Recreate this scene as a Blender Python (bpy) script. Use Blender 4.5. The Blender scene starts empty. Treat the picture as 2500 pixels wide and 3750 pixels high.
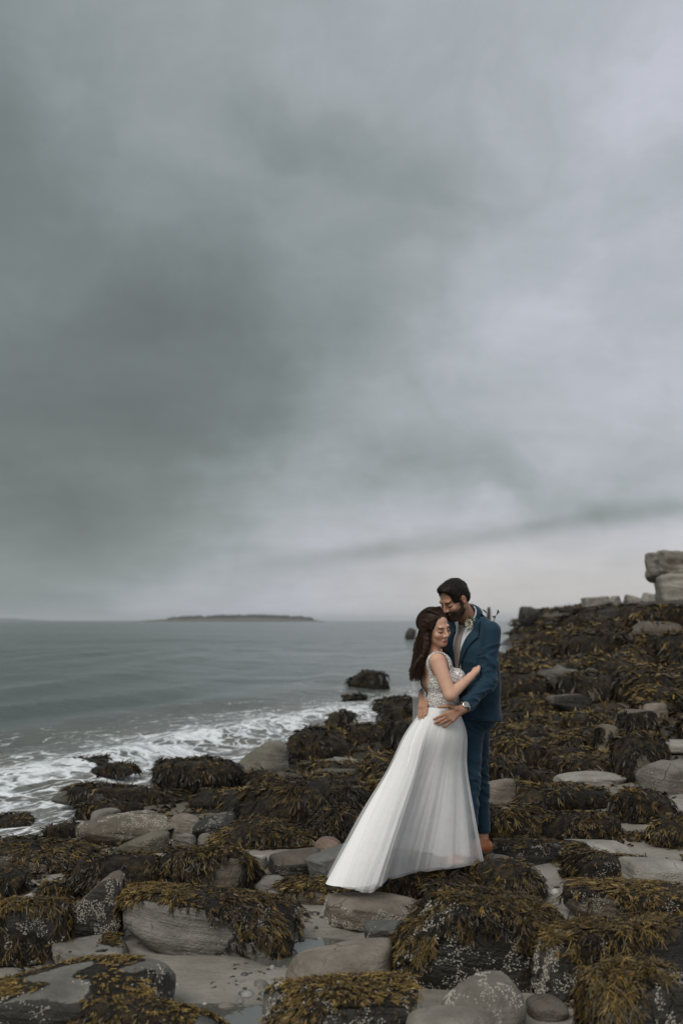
import bpy, math, random
import numpy as np
from mathutils import Vector, Matrix

random.seed(7)
RNG = np.random.default_rng(11)
scene = bpy.context.scene
COL = scene.collection
R = math.radians

# ------------------------------------------------------------------ camera
CAM_H = 1.53
FPX = 3646.0                      # focal length in photo pixels (35 mm, 36 mm tall frame)
TILT = math.atan(397 / FPX)
cam_d = bpy.data.cameras.new('camera')
cam_d.sensor_fit = 'VERTICAL'
cam_d.sensor_height = 36.0
cam_d.sensor_width = 24.0
cam_d.lens = 35.0
cam_d.clip_start = 0.05
cam_d.clip_end = 30000
cam_d.dof.use_dof = True
cam_d.dof.focus_distance = 6.4
cam_d.dof.aperture_fstop = 1.8
cam = bpy.data.objects.new('camera', cam_d)
COL.objects.link(cam)
cam.location = (0, 0, CAM_H)
cam.rotation_euler = (math.pi / 2 + TILT, 0, 0)
scene.camera = cam

scene.render.engine = 'CYCLES'
scene.cycles.use_denoising = True
scene.cycles.max_bounces = 8
scene.cycles.transparent_max_bounces = 16
scene.cycles.caustics_reflective = False
scene.cycles.caustics_refractive = False
scene.view_settings.view_transform = 'Standard'
scene.view_settings.look = 'None'
scene.view_settings.exposure = 0.53
scene.view_settings.gamma = 1.0

# ------------------------------------------------------------------ node helpers
class NT:
    """tiny helper to write node graphs as expressions"""
    def __init__(self, tree):
        self.t = tree
    def new(self, typ, **kw):
        n = self.t.nodes.new(typ)
        for k, v in kw.items():
            setattr(n, k, v)
        return n
    def put(self, sock, v):
        if isinstance(v, bpy.types.NodeSocket):
            self.t.links.new(v, sock)
        elif v is not None:
            if hasattr(sock.default_value, '__len__') and not hasattr(v, '__len__'):
                v = [v] * len(sock.default_value)
            if hasattr(sock.default_value, '__len__') and len(sock.default_value) == 4 and len(v) == 3:
                v = (*v, 1)
            sock.default_value = v
    def m(self, op, a, b=None, c=None, clamp=False):
        n = self.new('ShaderNodeMath', operation=op, use_clamp=clamp)
        for i, v in enumerate((a, b, c)):
            if v is not None:
                self.put(n.inputs[i], v)
        return n.outputs[0]
    def vm(self, op, a, b=None, out=0):
        n = self.new('ShaderNodeVectorMath', operation=op)
        self.put(n.inputs[0], a)
        if b is not None:
            self.put(n.inputs[3 if op == 'SCALE' else 1], b)
        return n.outputs[out]
    def sep(self, v):
        n = self.new('ShaderNodeSeparateXYZ'); self.put(n.inputs[0], v)
        return n.outputs
    def comb(self, x, y, z):
        n = self.new('ShaderNodeCombineXYZ')
        for i, v in enumerate((x, y, z)):
            self.put(n.inputs[i], v)
        return n.outputs[0]
    def noise(self, v, scale, detail=4, rough=.55, dist=0, out=0):
        n = self.new('ShaderNodeTexNoise')
        self.put(n.inputs['Vector'], v)
        n.inputs['Scale'].default_value = scale
        n.inputs['Detail'].default_value = detail
        n.inputs['Roughness'].default_value = rough
        n.inputs['Distortion'].default_value = dist
        return n.outputs[out]
    def voro(self, v, scale, feature='F1', out=0, rand=1.0):
        n = self.new('ShaderNodeTexVoronoi', feature=feature)
        self.put(n.inputs['Vector'], v)
        n.inputs['Scale'].default_value = scale
        n.inputs['Randomness'].default_value = rand
        return n.outputs[out]
    def ss(self, v, lo, hi, a=0.0, b=1.0):
        n = self.new('ShaderNodeMapRange', interpolation_type='SMOOTHSTEP')
        self.put(n.inputs[0], v)
        for i, q in zip((1, 2, 3, 4), (lo, hi, a, b)):
            self.put(n.inputs[i], q)
        return n.outputs[0]
    def lin(self, v, lo, hi, a=0.0, b=1.0):
        n = self.new('ShaderNodeMapRange')
        self.put(n.inputs[0], v)
        for i, q in zip((1, 2, 3, 4), (lo, hi, a, b)):
            self.put(n.inputs[i], q)
        return n.outputs[0]
    def mix(self, f, a, b, blend='MIX'):
        n = self.new('ShaderNodeMix', data_type='RGBA', blend_type=blend)
        self.put(n.inputs[0], f)
        self.put(n.inputs[6], a)
        self.put(n.inputs[7], b)
        return n.outputs[2]
    def bump(self, h, strength=.3, dist=.01, normal=None):
        n = self.new('ShaderNodeBump')
        self.put(n.inputs['Height'], h)
        n.inputs['Strength'].default_value = strength
        n.inputs['Distance'].default_value = dist
        if normal is not None:
            self.put(n.inputs['Normal'], normal)
        return n.outputs[0]
    def attr(self, name, out='Fac'):
        n = self.new('ShaderNodeAttribute', attribute_name=name)
        return n.outputs[out]

def material(name):
    m = bpy.data.materials.new(name)
    m.use_nodes = True
    t = m.node_tree
    t.nodes.clear()
    n = NT(t)
    out = n.new('ShaderNodeOutputMaterial')
    p = n.new('ShaderNodeBsdfPrincipled')
    t.links.new(p.outputs[0], out.inputs[0])
    return m, n, p, out

def plain(name, col, rough=.6, metal=0.0, spec=.5, sheen=0.0, bump=None, var=0.0, vscale=30.0, sss=0.0):
    m, n, p, out = material(name)
    tc = n.new('ShaderNodeTexCoord').outputs['Object']
    c = col
    if var:
        f = n.noise(tc, vscale, 4)
        c = n.mix(f, [q * (1 - var) for q in col], [min(1, q * (1 + var)) for q in col])
    n.put(p.inputs['Base Color'], c)
    p.inputs['Roughness'].default_value = rough
    p.inputs['Metallic'].default_value = metal
    p.inputs['Specular IOR Level'].default_value = spec
    if sheen:
        p.inputs['Sheen Weight'].default_value = sheen
    if sss:
        p.inputs['Subsurface Weight'].default_value = sss
        p.inputs['Subsurface Radius'].default_value = (.012, .005, .003)
        p.inputs['Subsurface Scale'].default_value = 1.0
    if bump:
        n.put(p.inputs['Normal'], n.bump(n.noise(tc, bump[0], 5), bump[1], bump[2]))
    return m

# ------------------------------------------------------------------ sky
SUN_DIR = Vector((-0.42, -0.74, 1.0)).normalized()      # towards the bright part of the overcast
sun_el = math.asin(SUN_DIR.z)
sun_rot = math.atan2(SUN_DIR.x, SUN_DIR.y)
world = bpy.data.worlds.new('World')
scene.world = world
world.use_nodes = True
wt = world.node_tree
wt.nodes.clear()
W = NT(wt)
wout = W.new('ShaderNodeOutputWorld')
sky = W.new('ShaderNodeTexSky', sky_type='NISHITA')
sky.sun_disc = False
sky.sun_elevation = sun_el
sky.sun_rotation = sun_rot
sky.air_density = 1.5
sky.dust_density = 4.0
d = W.vm('NORMALIZE', W.new('ShaderNodeTexCoord').outputs['Generated'])
dx, dy, dz = W.sep(d)
# cloud layer seen in perspective: the direction carried on to a sheet overhead
zz = W.m('ADD', W.m('MAXIMUM', dz, 0.0), 0.22)
cp = W.comb(W.m('DIVIDE', dx, zz), W.m('DIVIDE', dy, zz), 0.37)
warp = W.noise(cp, 1.1, 3, .5, out=1)
cpw = W.vm('ADD', cp, W.vm('SCALE', W.vm('SUBTRACT', warp, (.5, .5, .5)), .55))
n1 = W.noise(cpw, 1.5, 6, .52)                            # billows
# softly warped direction, for the large masses
dw = W.vm('ADD', W.comb(dx, dz, 0.0), W.vm('SCALE', W.vm('SUBTRACT', W.noise(W.comb(dx, dz, .3), 4.5, 5, .55, out=1), (.5, .5, .5)), .22))
wx, wz, _ = W.sep(dw)
def blob(cx, cz, rx, rz, tilt=0.0):
    a = W.m('SUBTRACT', wx, cx); b = W.m('SUBTRACT', wz, cz)
    ct, st = math.cos(tilt), math.sin(tilt)
    u = W.m('ADD', W.m('MULTIPLY', a, ct / rx), W.m('MULTIPLY', b, st / rx))
    v = W.m('ADD', W.m('MULTIPLY', a, -st / rz), W.m('MULTIPLY', b, ct / rz))
    rr = W.m('ADD', W.m('MULTIPLY', u, u), W.m('MULTIPLY', v, v))
    return W.m('POWER', math.e, W.m('MULTIPLY', rr, -1.0))
dark = blob(-.15, .20, .23, .17, R(28))
dark2 = blob(-.36, .47, .12, .14)
dark3 = blob(.12, .165, .16, .034, R(-4))
dark4 = blob(.03, .44, .15, .035, R(-18))
band_c = W.m('ADD', W.m('MULTIPLY', dx, .13), .066)
band_d = W.m('DIVIDE', W.m('SUBTRACT', W.m('ADD', dz, W.m('MULTIPLY', W.m('SUBTRACT', n1, .5), .03)), band_c), .0115)
band = W.m('MULTIPLY', W.m('POWER', math.e, W.m('MULTIPLY', W.m('MULTIPLY', band_d, band_d), -1.0)), W.ss(dx, -.12, .06))
# the cover thins towards the land side, with a ragged slanting edge
e0 = W.m('SUBTRACT', W.m('MULTIPLY', wx, .776), W.m('MULTIPLY', wz, .63))
e1 = W.m('ADD', e0, W.m('MULTIPLY', W.m('SUBTRACT', n1, .5), .22))
n2 = W.noise(W.vm('MULTIPLY', cpw, (1.0, 1.9, 1.0)), 4.2, 7, .56)
v = W.m('ADD', .168, W.m('MULTIPLY', W.ss(e0, -.42, .02), .135))
v = W.m('ADD', v, W.m('MULTIPLY', W.ss(e1, -.25, -.07), .062))
v = W.m('ADD', v, W.m('MULTIPLY', W.m('MULTIPLY', W.ss(dz, .27, .52), W.ss(wx, -.42, -.12)), W.ss(e0, -.3, .0, .085, .0)))
v = W.m('SUBTRACT', v, W.m('MULTIPLY', dark, .088))
v = W.m('SUBTRACT', v, W.m('MULTIPLY', dark2, .035))
v = W.m('SUBTRACT', v, W.m('MULTIPLY', dark3, .085))
v = W.m('SUBTRACT', v, W.m('MULTIPLY', dark4, .05))
v = W.m('SUBTRACT', v, W.m('MULTIPLY', band, .095))
v = W.m('MULTIPLY', v, W.m('ADD', 1.0, W.m('MULTIPLY', W.m('SUBTRACT', n1, .5), .44)))
n3 = W.noise(W.vm('ADD', W.comb(wx, W.m('MULTIPLY', wz, 1.25), .8), W.vm('SCALE', W.noise(W.comb(dx, dz, 2.0), 9, 3, .5, out=1), .06)), 6.5, 8, .6)
v = W.m('MULTIPLY', v, W.m('ADD', 1.0, W.m('MULTIPLY', W.m('SUBTRACT', n2, .5), .16)))
v = W.m('MULTIPLY', v, W.m('ADD', 1.0, W.m('MULTIPLY', W.m('SUBTRACT', n3, .5), .62)))
hz_ = W.ss(dz, 0.02, .12, 1.0, 0.0)                      # pale strip under the cloud base
v = W.m('ADD', v, W.m('MULTIPLY', hz_, W.ss(dx, -.16, .12, .035, .045)))
v = W.m('MAXIMUM', v, .10)
tone = W.ss(v, .13, .42)
cl = W.mix(tone, (.88, 1.02, 1.01), (.955, .985, 1.10))
cl = W.mix(W.m('MULTIPLY', hz_, W.ss(dx, -.1, .15)), cl, (1.03, 1.0, .985))
cloud = W.vm('SCALE', cl, v)
ramp_lo = W.ss(dz, -.05, .0)                             # below the horizon
cloud = W.mix(ramp_lo, (.10, .11, .11), cloud)
bg1 = W.new('ShaderNodeBackground'); W.put(bg1.inputs[0], cloud); bg1.inputs[1].default_value = 1.0
bg2 = W.new('ShaderNodeBackground'); W.put(bg2.inputs[0], sky.outputs[0]); bg2.inputs[1].default_value = .06
mx = W.new('ShaderNodeMixShader'); mx.inputs[0].default_value = .06
wt.links.new(bg1.outputs[0], mx.inputs[1]); wt.links.new(bg2.outputs[0], mx.inputs[2])
wt.links.new(mx.outputs[0], wout.inputs[0])
world.cycles.sampling_method = 'AUTOMATIC'

# ------------------------------------------------------------------ sun through the overcast
sd = bpy.data.lights.new('sun', 'SUN')
sd.energy = 1.5
sd.angle = R(35)
sd.color = (1.0, .965, .92)
sun = bpy.data.objects.new('sun', sd)
COL.objects.link(sun)
sun.location = (-4, -6, 12)
sun.rotation_euler = (-SUN_DIR).to_track_quat('-Z', 'Y').to_euler()

# ------------------------------------------------------------------ geometry helpers
def smooth(a, b, x):
    t = np.clip((x - a) / (b - a), 0, 1)
    return t * t * (3 - 2 * t)

def _hash(ix, iy, iz):
    h = (ix.astype(np.uint32) * np.uint32(73856093)) ^ (iy.astype(np.uint32) * np.uint32(19349663)) ^ (iz.astype(np.uint32) * np.uint32(83492791))
    h ^= h >> np.uint32(13); h *= np.uint32(0x5bd1e995); h ^= h >> np.uint32(15)
    h *= np.uint32(0x27d4eb2d); h ^= h >> np.uint32(13)
    return (h & np.uint32(0xffffff)).astype(np.float32) / np.float32(0x7fffff) - 1

def vnoise(p):
    p = np.asarray(p, np.float64)
    i = np.floor(p).astype(np.int64); f = (p - i).astype(np.float32)
    u = f * f * (3 - 2 * f)
    r = 0
    for a in (0, 1):
        wa = u[..., 0] if a else 1 - u[..., 0]
        for b in (0, 1):
            wb = u[..., 1] if b else 1 - u[..., 1]
            for c in (0, 1):
                wc = u[..., 2] if c else 1 - u[..., 2]
                r = r + wa * wb * wc * _hash(i[..., 0] + a, i[..., 1] + b, i[..., 2] + c)
    return r

def fbm(p, octv=4, gain=.5):
    p = np.asarray(p, np.float64); a = 1.0; r = 0; t = 0
    for k in range(octv):
        r = r + a * vnoise(p * (2.03 ** k) + 17.3 * k); t += a; a *= gain
    return r / t

def fbm2(x, y, s, octv=4, seed=0.0):
    return fbm(np.stack([x * s, y * s, np.full_like(x, seed + .5)], -1), octv)

def mesh_np(name, verts, faces, smooth_=True, attrs=None, cols=None):
    """faces: (n,3) or (n,4) index array"""
    me = bpy.data.meshes.new(name)
    verts = np.ascontiguousarray(verts, np.float32); faces = np.ascontiguousarray(faces, np.int32)
    k = faces.shape[1]; nf = len(faces)
    me.vertices.add(len(verts)); me.vertices.foreach_set('co', verts.ravel())
    me.loops.add(nf * k); me.loops.foreach_set('vertex_index', faces.ravel())
    me.polygons.add(nf)
    me.polygons.foreach_set('loop_start', np.arange(0, nf * k, k, dtype=np.int32))
    if smooth_:
        me.polygons.foreach_set('use_smooth', np.ones(nf, bool))
    me.update(calc_edges=True)
    for an, av in (attrs or {}).items():
        a = me.attributes.new(an, 'FLOAT', 'POINT'); a.data.foreach_set('value', np.ascontiguousarray(av, np.float32))
    for an, av in (cols or {}).items():
        a = me.attributes.new(an, 'FLOAT_COLOR', 'POINT')
        c = np.ones((len(verts), 4), np.float32); c[:, :3] = av
        a.data.foreach_set('color', c.ravel())
    return me

def link(name, me, mat=None, parent=None, loc=None):
    o = bpy.data.objects.new(name, me)
    COL.objects.link(o)
    if mat is not None and me is not None and not len(me.materials):
        me.materials.append(mat)
    if parent is not None:
        o.parent = parent
    if loc is not None:
        o.location = loc
    return o

def tag(o, label=None, cat=None, group=None, kind=None):
    for k, v in (('label', label), ('category', cat), ('group', group), ('kind', kind)):
        if v:
            o[k] = v
    return o

def grid_faces(nu, nv, wrap_u=False):
    iu = np.arange(nu if wrap_u else nu - 1); iv = np.arange(nv - 1)
    A, B = np.meshgrid(iu, iv, indexing='ij')
    A2 = (A + 1) % nu
    return np.stack([A * nv + B, A2 * nv + B, A2 * nv + B + 1, A * nv + B + 1], -1).reshape(-1, 4)

# a pixel of the photo (as seen 1568 wide) gives a direction from the camera
CT, ST = math.cos(TILT), math.sin(TILT)
def ray(xd, yd):
    u = (xd * 1.5944 - 1250) / FPX; v = (1875 - yd * 1.5944) / FPX
    dvec = np.array([u, CT - v * ST, v * CT + ST])
    return dvec / dvec[1]
def at_y(xd, yd, Y):
    r = ray(xd, yd)
    return np.array([r[0] * Y, Y, CAM_H + r[2] * Y])
def at_z(xd, yd, z):
    r = ray(xd, yd)
    t = (z - CAM_H) / r[2]
    return np.array([r[0] * t, t, z])

# ------------------------------------------------------------------ ground
SEA_Z = -0.36
def shore_x(y):
    return np.interp(y, [0, 4, 6.5, 8.4, 9.1, 10, 11.1, 12.35, 13.7, 17, 20, 24.7, 32, 45, 66, 80, 95, 120], [-9.5, -8.2, -5.2, -3.3, -2.7, -2.3, -1.9, -1.27, -.7, .55, 1.8, 4.35, 6.4, 8.9, 11.4, 12.7, 16.5, 26])
POOLS = [(-.13, 5.54, .34, .24, .12), (-.50, 4.66, .42, .14, .07)]
SKY_L = np.array([.08, .158, .164, .172, .187, .2256, .287, .313, .343, .46])       # x/y of the skyline of the ridge ...
SKY_E = np.array([-.03, .001, .0045, .0070, .0105, .0155, .0185, .0215, .0225, .06])   # ... and its rise above the eye line
def sky_cap(x, y):
    l = x / np.maximum(y, 1)
    return CAM_H + y * np.interp(l, SKY_L, SKY_E) + 3.0 * smooth(14, 8, y)
def ground_z(x, y):
    x = np.asarray(x, float); y = np.asarray(y, float)
    s = x - shore_x(y) + .5 * fbm2(x, y, .35, 3, 3.0) * smooth(8, 14, y)
    # land
    sl = np.interp(y, [0, 4.5, 6.5, 10, 13, 16, 20, 25, 35, 45, 90], [.018, .02, .033, .085, .15, .22, .43, .6, .9, .9, .8])
    cap = np.interp(y, [0, 15, 20, 35, 50, 75, 86, 95], [1.6, 1.6, 1.7, 1.9, 2.1, 2.0, 1.3, -.6])
    up = SEA_Z + sl * np.maximum(s, 0)
    k = .5
    h = np.maximum(k - np.abs(up - cap), 0) / k
    up = np.minimum(up, cap) - h * h * k * .25
    z = np.where(s > 0, up, SEA_Z + .10 * s)
    z = np.maximum(z, -1.6)
    rk = smooth(8.5, 13, y) * smooth(-.5, 1, s)
    z = z + .016 * fbm2(x, y, 1.6, 4, 1.0) + .008 * fbm2(x, y, 7, 3, 5.0)
    rid = 1 - np.abs(fbm2(x + .4 * y, y * 1.3, .8, 4, 9.0))
    z = z + rk * (.28 * fbm2(x, y, .55, 4, 2.0) + .22 * (rid - .75))
    z = np.where((y > 8) & (s > 0), np.minimum(z, sky_cap(x, y) - .12), z)
    for cx, cy, rx, ry, dp in POOLS:
        q = ((x - cx) / rx) ** 2 + ((y - cy) / ry) ** 2
        z = z - dp * np.exp(-q ** 1.5)
    return z
def axis(segs):
    v = [segs[0][0]]
    for a, b, s in segs:
        n = max(1, int(round((b - a) / s)))
        v += list(a + (b - a) * (np.arange(1, n + 1) / n))
    return np.array(v)
gx = axis([(-30, -12, 2), (-12, -4.2, .25), (-4.2, 4.2, .08), (4.2, 14, .17), (14, 40, 1.0)])
gy = axis([(-6, 2.6, .4), (2.6, 8.4, .072), (8.4, 16, .12), (16, 40, .3), (40, 120, .8)])
X, Y = np.meshgrid(gx, gy, indexing='ij')
Z = ground_z(X, Y)
ground_exact = ground_z
def ground_z(x, y):
    x = np.clip(np.asarray(x, float), gx[0], gx[-1] - 1e-3); y = np.clip(np.asarray(y, float), gy[0], gy[-1] - 1e-3)
    i = np.searchsorted(gx, x, 'right') - 1; j = np.searchsorted(gy, y, 'right') - 1
    u = (x - gx[i]) / (gx[i + 1] - gx[i]); v = (y - gy[j]) / (gy[j + 1] - gy[j])
    return Z[i, j] * (1 - u) * (1 - v) + Z[i + 1, j] * u * (1 - v) + Z[i, j + 1] * (1 - u) * v + Z[i + 1, j + 1] * u * v
def ground_hit(xd, yd):
    r = ray(xd, yd); t = 2.5
    for _ in range(4000):
        z = CAM_H + r[2] * t
        if z < float(ground_z(r[0] * t, t)):
            break
        t += .02 if t < 12 else .06
        if t > 110: break
    return np.array([r[0] * t, t, CAM_H + r[2] * t])
s_ = X - shore_x(Y)
rockf = smooth(8.2, 12, Y + 1.2 * fbm2(X, Y, .7, 3, 8.0)) * np.maximum(smooth(-.4, .8, s_), smooth(18, 24, Y))
pool = np.zeros_like(X)
for cx, cy, rx, ry, dp in POOLS:
    pool = np.maximum(pool, np.exp(-(((X - cx) / (rx * 1.35)) ** 2 + ((Y - cy) / (ry * 1.5)) ** 2) ** 1.5))
wetf = np.maximum(pool, smooth(1.1, -.2, s_))
me = mesh_np('shore', np.stack([X, Y, Z], -1).reshape(-1, 3), grid_faces(len(gx), len(gy)),
             attrs={'rock': rockf.ravel(), 'wet': wetf.ravel()})
M, n, p, out = material('sand_and_bedrock')
geo = n.new('ShaderNodeNewGeometry')
pos = geo.outputs['Position']
rk = n.attr('rock'); wet = n.attr('wet')
g1 = n.noise(pos, 3.0, 6, .6); g2 = n.noise(pos, 260, 2); g3 = n.noise(pos, 22, 5, .6)
g4 = n.noise(n.vm('MULTIPLY', pos, (1.0, 2.6, 1.0)), 5.5, 4, .55, 1.2)
sand = n.mix(n.ss(g1, .35, .68), (.20, .185, .155), (.28, .26, .225))
sand = n.mix(n.m('MULTIPLY', n.ss(g2, .52, .7), .5), sand, (.07, .062, .05))
sand = n.mix(n.m('MULTIPLY', n.ss(g3, .60, .70), .35), sand, (.09, .08, .062))
sand = n.mix(n.m('MULTIPLY', wet, .55), sand, (.085, .078, .062))
rockc = n.mix(n.ss(g3, .35, .7), (.012, .010, .007), (.06, .045, .022))
rockc = n.mix(n.m('MULTIPLY', n.ss(g1, .6, .75), .5), rockc, (.12, .10, .075))
n.put(p.inputs['Base Color'], n.mix(rk, sand, rockc))
n.put(p.inputs['Roughness'], n.m('SUBTRACT', .82, n.m('MULTIPLY', wet, .5)))
p.inputs['Specular IOR Level'].default_value = .35
hh = n.m('ADD', n.m('ADD', n.m('MULTIPLY', g3, .8), n.m('MULTIPLY', g2, .25)), n.m('MULTIPLY', g4, 1.5))
n.put(p.inputs['Normal'], n.bump(hh, .55, .02))
tag(link('shore', me, M), kind='structure')

# ------------------------------------------------------------------ sea
ang = np.linspace(R(-58), R(58), 170)
rad = np.exp(np.linspace(math.log(5.2), math.log(9000), 430))
A, RR = np.meshgrid(ang, rad, indexing='ij')
SX = np.sin(A) * RR; SY = np.cos(A) * RR
ss_ = SX - shore_x(SY)
dist = np.hypot(SX, SY)
# crests run roughly along the shore and swing in towards it
ph = ss_ * .82 + .35 * fbm2(SX, SY, .22, 2, 4.0) * 2
amp = .055 * smooth(260, 30, dist) * smooth(.8, -2.0, ss_)
wv = amp * (np.sin(ph * 2.1 + .6) + .6 * np.sin(ph * 1.13 + 1.9 + .2 * SY) + .45 * np.sin(ph * 4.3 + .9 * SY * .25))
wv += .03 * fbm2(SX, SY * 1.6, 1.2, 4, 6.0) * smooth(90, 10, dist)
br = np.exp(-((ss_ + 2.3 + .8 * fbm2(SX, SY, .3, 3, 7.0)) / .42) ** 2) * smooth(30, 14, SY)
wv += .10 * br
br2 = np.exp(-((ss_ + 5.6 + 1.2 * fbm2(SX, SY, .25, 3, 12.0)) / .6) ** 2) * smooth(45, 20, SY)
wv += .10 * br2
SZ = SEA_Z + wv * np.where(dist > 400, 0, 1)
foam = smooth(-8.5, -1.8, ss_ + 1.1 * fbm2(SX, SY, .5, 3, 13.0)) * smooth(42, 22, SY) + .35 * smooth(-5, -.5, ss_) * smooth(20, 40, SY) * smooth(90, 60, SY)
foam = np.clip(foam * .80 + .38 * br + .10 * br2, 0, 1)
foam = foam * (1 - .55 * smooth(9.4, 8.2, SY))
murk = smooth(-9, -1.5, ss_) * smooth(60, 20, SY)
me = mesh_np('sea', np.stack([SX, SY, SZ], -1).reshape(-1, 3), grid_faces(170, 430)[:, ::-1],
             attrs={'foam': foam.ravel(), 'murk': murk.ravel()})
M, n, p, out = material('sea_water')
pos = n.new('ShaderNodeNewGeometry').outputs['Position']
px_, py_, pz_ = n.sep(pos)
fo = n.attr('foam'); mk = n.attr('murk')
# coordinate stretched along the shore line
al = n.comb(n.m('MULTIPLY', n.m('SUBTRACT', px_, n.m('MULTIPLY', py_, .42)), 1.0), n.m('ADD', n.m('MULTIPLY', py_, .42), n.m('MULTIPLY', px_, .16)), 0.0)
wrp = n.vm('ADD', al, n.vm('SCALE', n.noise(al, 1.3, 3, out=1), .9))
f1 = n.noise(wrp, 3.6, 9, .68)
f2 = n.voro(wrp, 5.5, 'DISTANCE_TO_EDGE')
lace = n.m('ADD', n.m('MULTIPLY', n.ss(f2, .0, .16, 1.0, 0.0), .16), f1)
thr = n.lin(fo, 0.0, 1.0, .92, .42)
fm = n.m('MULTIPLY', n.ss(n.m('SUBTRACT', lace, thr), -.02, .16), n.ss(fo, .02, .12))
big = n.noise(pos, .035, 4, .6)
deep = n.mix(n.ss(big, .35, .65), (.082, .104, .101), (.112, .136, .132))
shal = n.mix(f1, (.115, .112, .097), (.160, .154, .135))
wat = n.mix(mk, deep, shal)
n.put(p.inputs['Base Color'], n.mix(fm, wat, (.74, .77, .78)))
n.put(p.inputs['Roughness'], n.m('ADD', n.m('MULTIPLY', fm, .5), .16))
p.inputs['IOR'].default_value = 1.33
b1 = n.noise(n.vm('MULTIPLY', pos, (1, 1.7, 1)), 1.1, 5, .6)
b2 = n.noise(n.vm('MULTIPLY', pos, (1, 1.8, 1)), .16, 5, .62)
b3 = n.noise(n.vm('MULTIPLY', pos, (1, 1.6, 1)), .022, 4, .6)
nb = n.bump(b3, .7, 6.0)
nb = n.bump(b2, .9, .85, nb)
nb = n.bump(b1, 1.0, .26, nb)
n.put(p.inputs['Normal'], n.bump(fm, .4, .03, nb))
tag(link('sea', me, M), kind='structure')

# water lying in the hollows of the sand
M, n, p, out = material('pool_water')
p.inputs['Base Color'].default_value = (.10, .097, .085, 1)
p.inputs['Roughness'].default_value = .02
p.inputs['IOR'].default_value = 3.0
pos = n.new('ShaderNodeNewGeometry').outputs['Position']
n.put(p.inputs['Normal'], n.bump(n.noise(pos, 5, 2), .04, .01))
for k, (cx, cy, rx, ry, dp) in enumerate(POOLS):
    na = 40
    zc = float(ground_z(np.array([cx]), np.array([cy]))[0]) + dp * .70
    th = np.linspace(0, 2 * math.pi, na, endpoint=False)
    rr = 1.25 * np.ones(na)
    v = np.concatenate([[[cx, cy, zc]], np.stack([cx + rx * rr * np.cos(th), cy + ry * rr * np.sin(th), np.full(na, zc)], -1)])
    f = np.array([[0, 1 + i, 1 + (i + 1) % na] for i in range(na)])
    tag(link('tide_pool', mesh_np('tide_pool', v, f), M), kind='structure')

# ------------------------------------------------------------------ far land
def land(name, cx, cy, half, depth, prof, rough, mat, seed, nu=260, nv=40):
    u = np.linspace(-1, 1, nu); v = np.linspace(-1, 1, nv)
    U, V = np.meshgrid(u, v, indexing='ij')
    h = prof(U) * (1 - np.abs(V) ** 2.2)
    x = cx + U * half; y = cy + V * depth
    h = h * (1 + rough * fbm2(x, y, 14 / half, 4, seed)) - .6
    me = mesh_np(name, np.stack([x, y, SEA_Z + h], -1).reshape(-1, 3), grid_faces(nu, nv))
    return tag(link(name, me, mat), kind='structure')
grassm = plain('island_turf', (.085, .085, .06), .9, var=.35, vscale=.06)
treem = plain('island_trees', (.022, .030, .020), .95, var=.5, vscale=.12)
farm = plain('far_coast_land', (.06, .075, .065), .95, var=.3, vscale=.01)
def isl_prof(U):
    return np.interp(U, [-1, -.86, -.5, -.1, .35, .75, .92, 1], [0, 2.2, 5.6, 7.6, 8.2, 5.8, 2.0, 0])
Di = 1500.0
xc = (530 - 784) * 1.5944 / FPX * Di
land('island', xc, Di, 148, 60, isl_prof, .25, grassm, 3.0)
# low wood on the island: a mass of crowns
ico = [(0, 0, 1)] + [(math.cos(a) * .9, math.sin(a) * .9, .35) for a in np.arange(6) * math.pi / 3] + [(math.cos(a), math.sin(a), -.5) for a in np.arange(6) * math.pi / 3 + .5]
ico = np.array(ico)
icof = np.array([[0, 1 + i, 1 + (i + 1) % 6] for i in range(6)] + [[1 + i, 7 + i, 1 + (i + 1) % 6] for i in range(6)] + [[1 + (i + 1) % 6, 7 + i, 7 + (i + 1) % 6] for i in range(6)])
vv, ff = [], []
rg = np.random.default_rng(5)
for k in range(1500):
    U = rg.uniform(-.62, .88); 
    if fbm2(np.array([U * 9]), np.array([0.]), 1.0, 3, 2.0)[0] < -.12 and rg.random() < .8: continue
    V = rg.uniform(-.5, .5)
    h0 = isl_prof(U) * (1 - abs(V) ** 2.2) - .6
    sz = rg.uniform(1.2, 3.0)
    vv.append(ico * (sz * rg.uniform(.8, 1.2), sz, sz * rg.uniform(.7, 1.15)) + (xc + U * 141, Di + V * 60, SEA_Z + h0 + sz * .3)); ff.append(icof + 13 * len(ff))
me = mesh_np('island_wood', np.concatenate(vv), np.concatenate(ff))
tag(link('island_wood', me, treem), 'dark line of trees along the top of the island', 'trees', kind='stuff')
Dc = 4200.0
land('far_coast', (-25 - 784) * 1.5944 / FPX * Dc, Dc, 290, 160, lambda U: np.interp(U, [-1, -.5, 0, .45, 1], [12, 14, 14, 9, 0]), .2, farm, 8.0)

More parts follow.
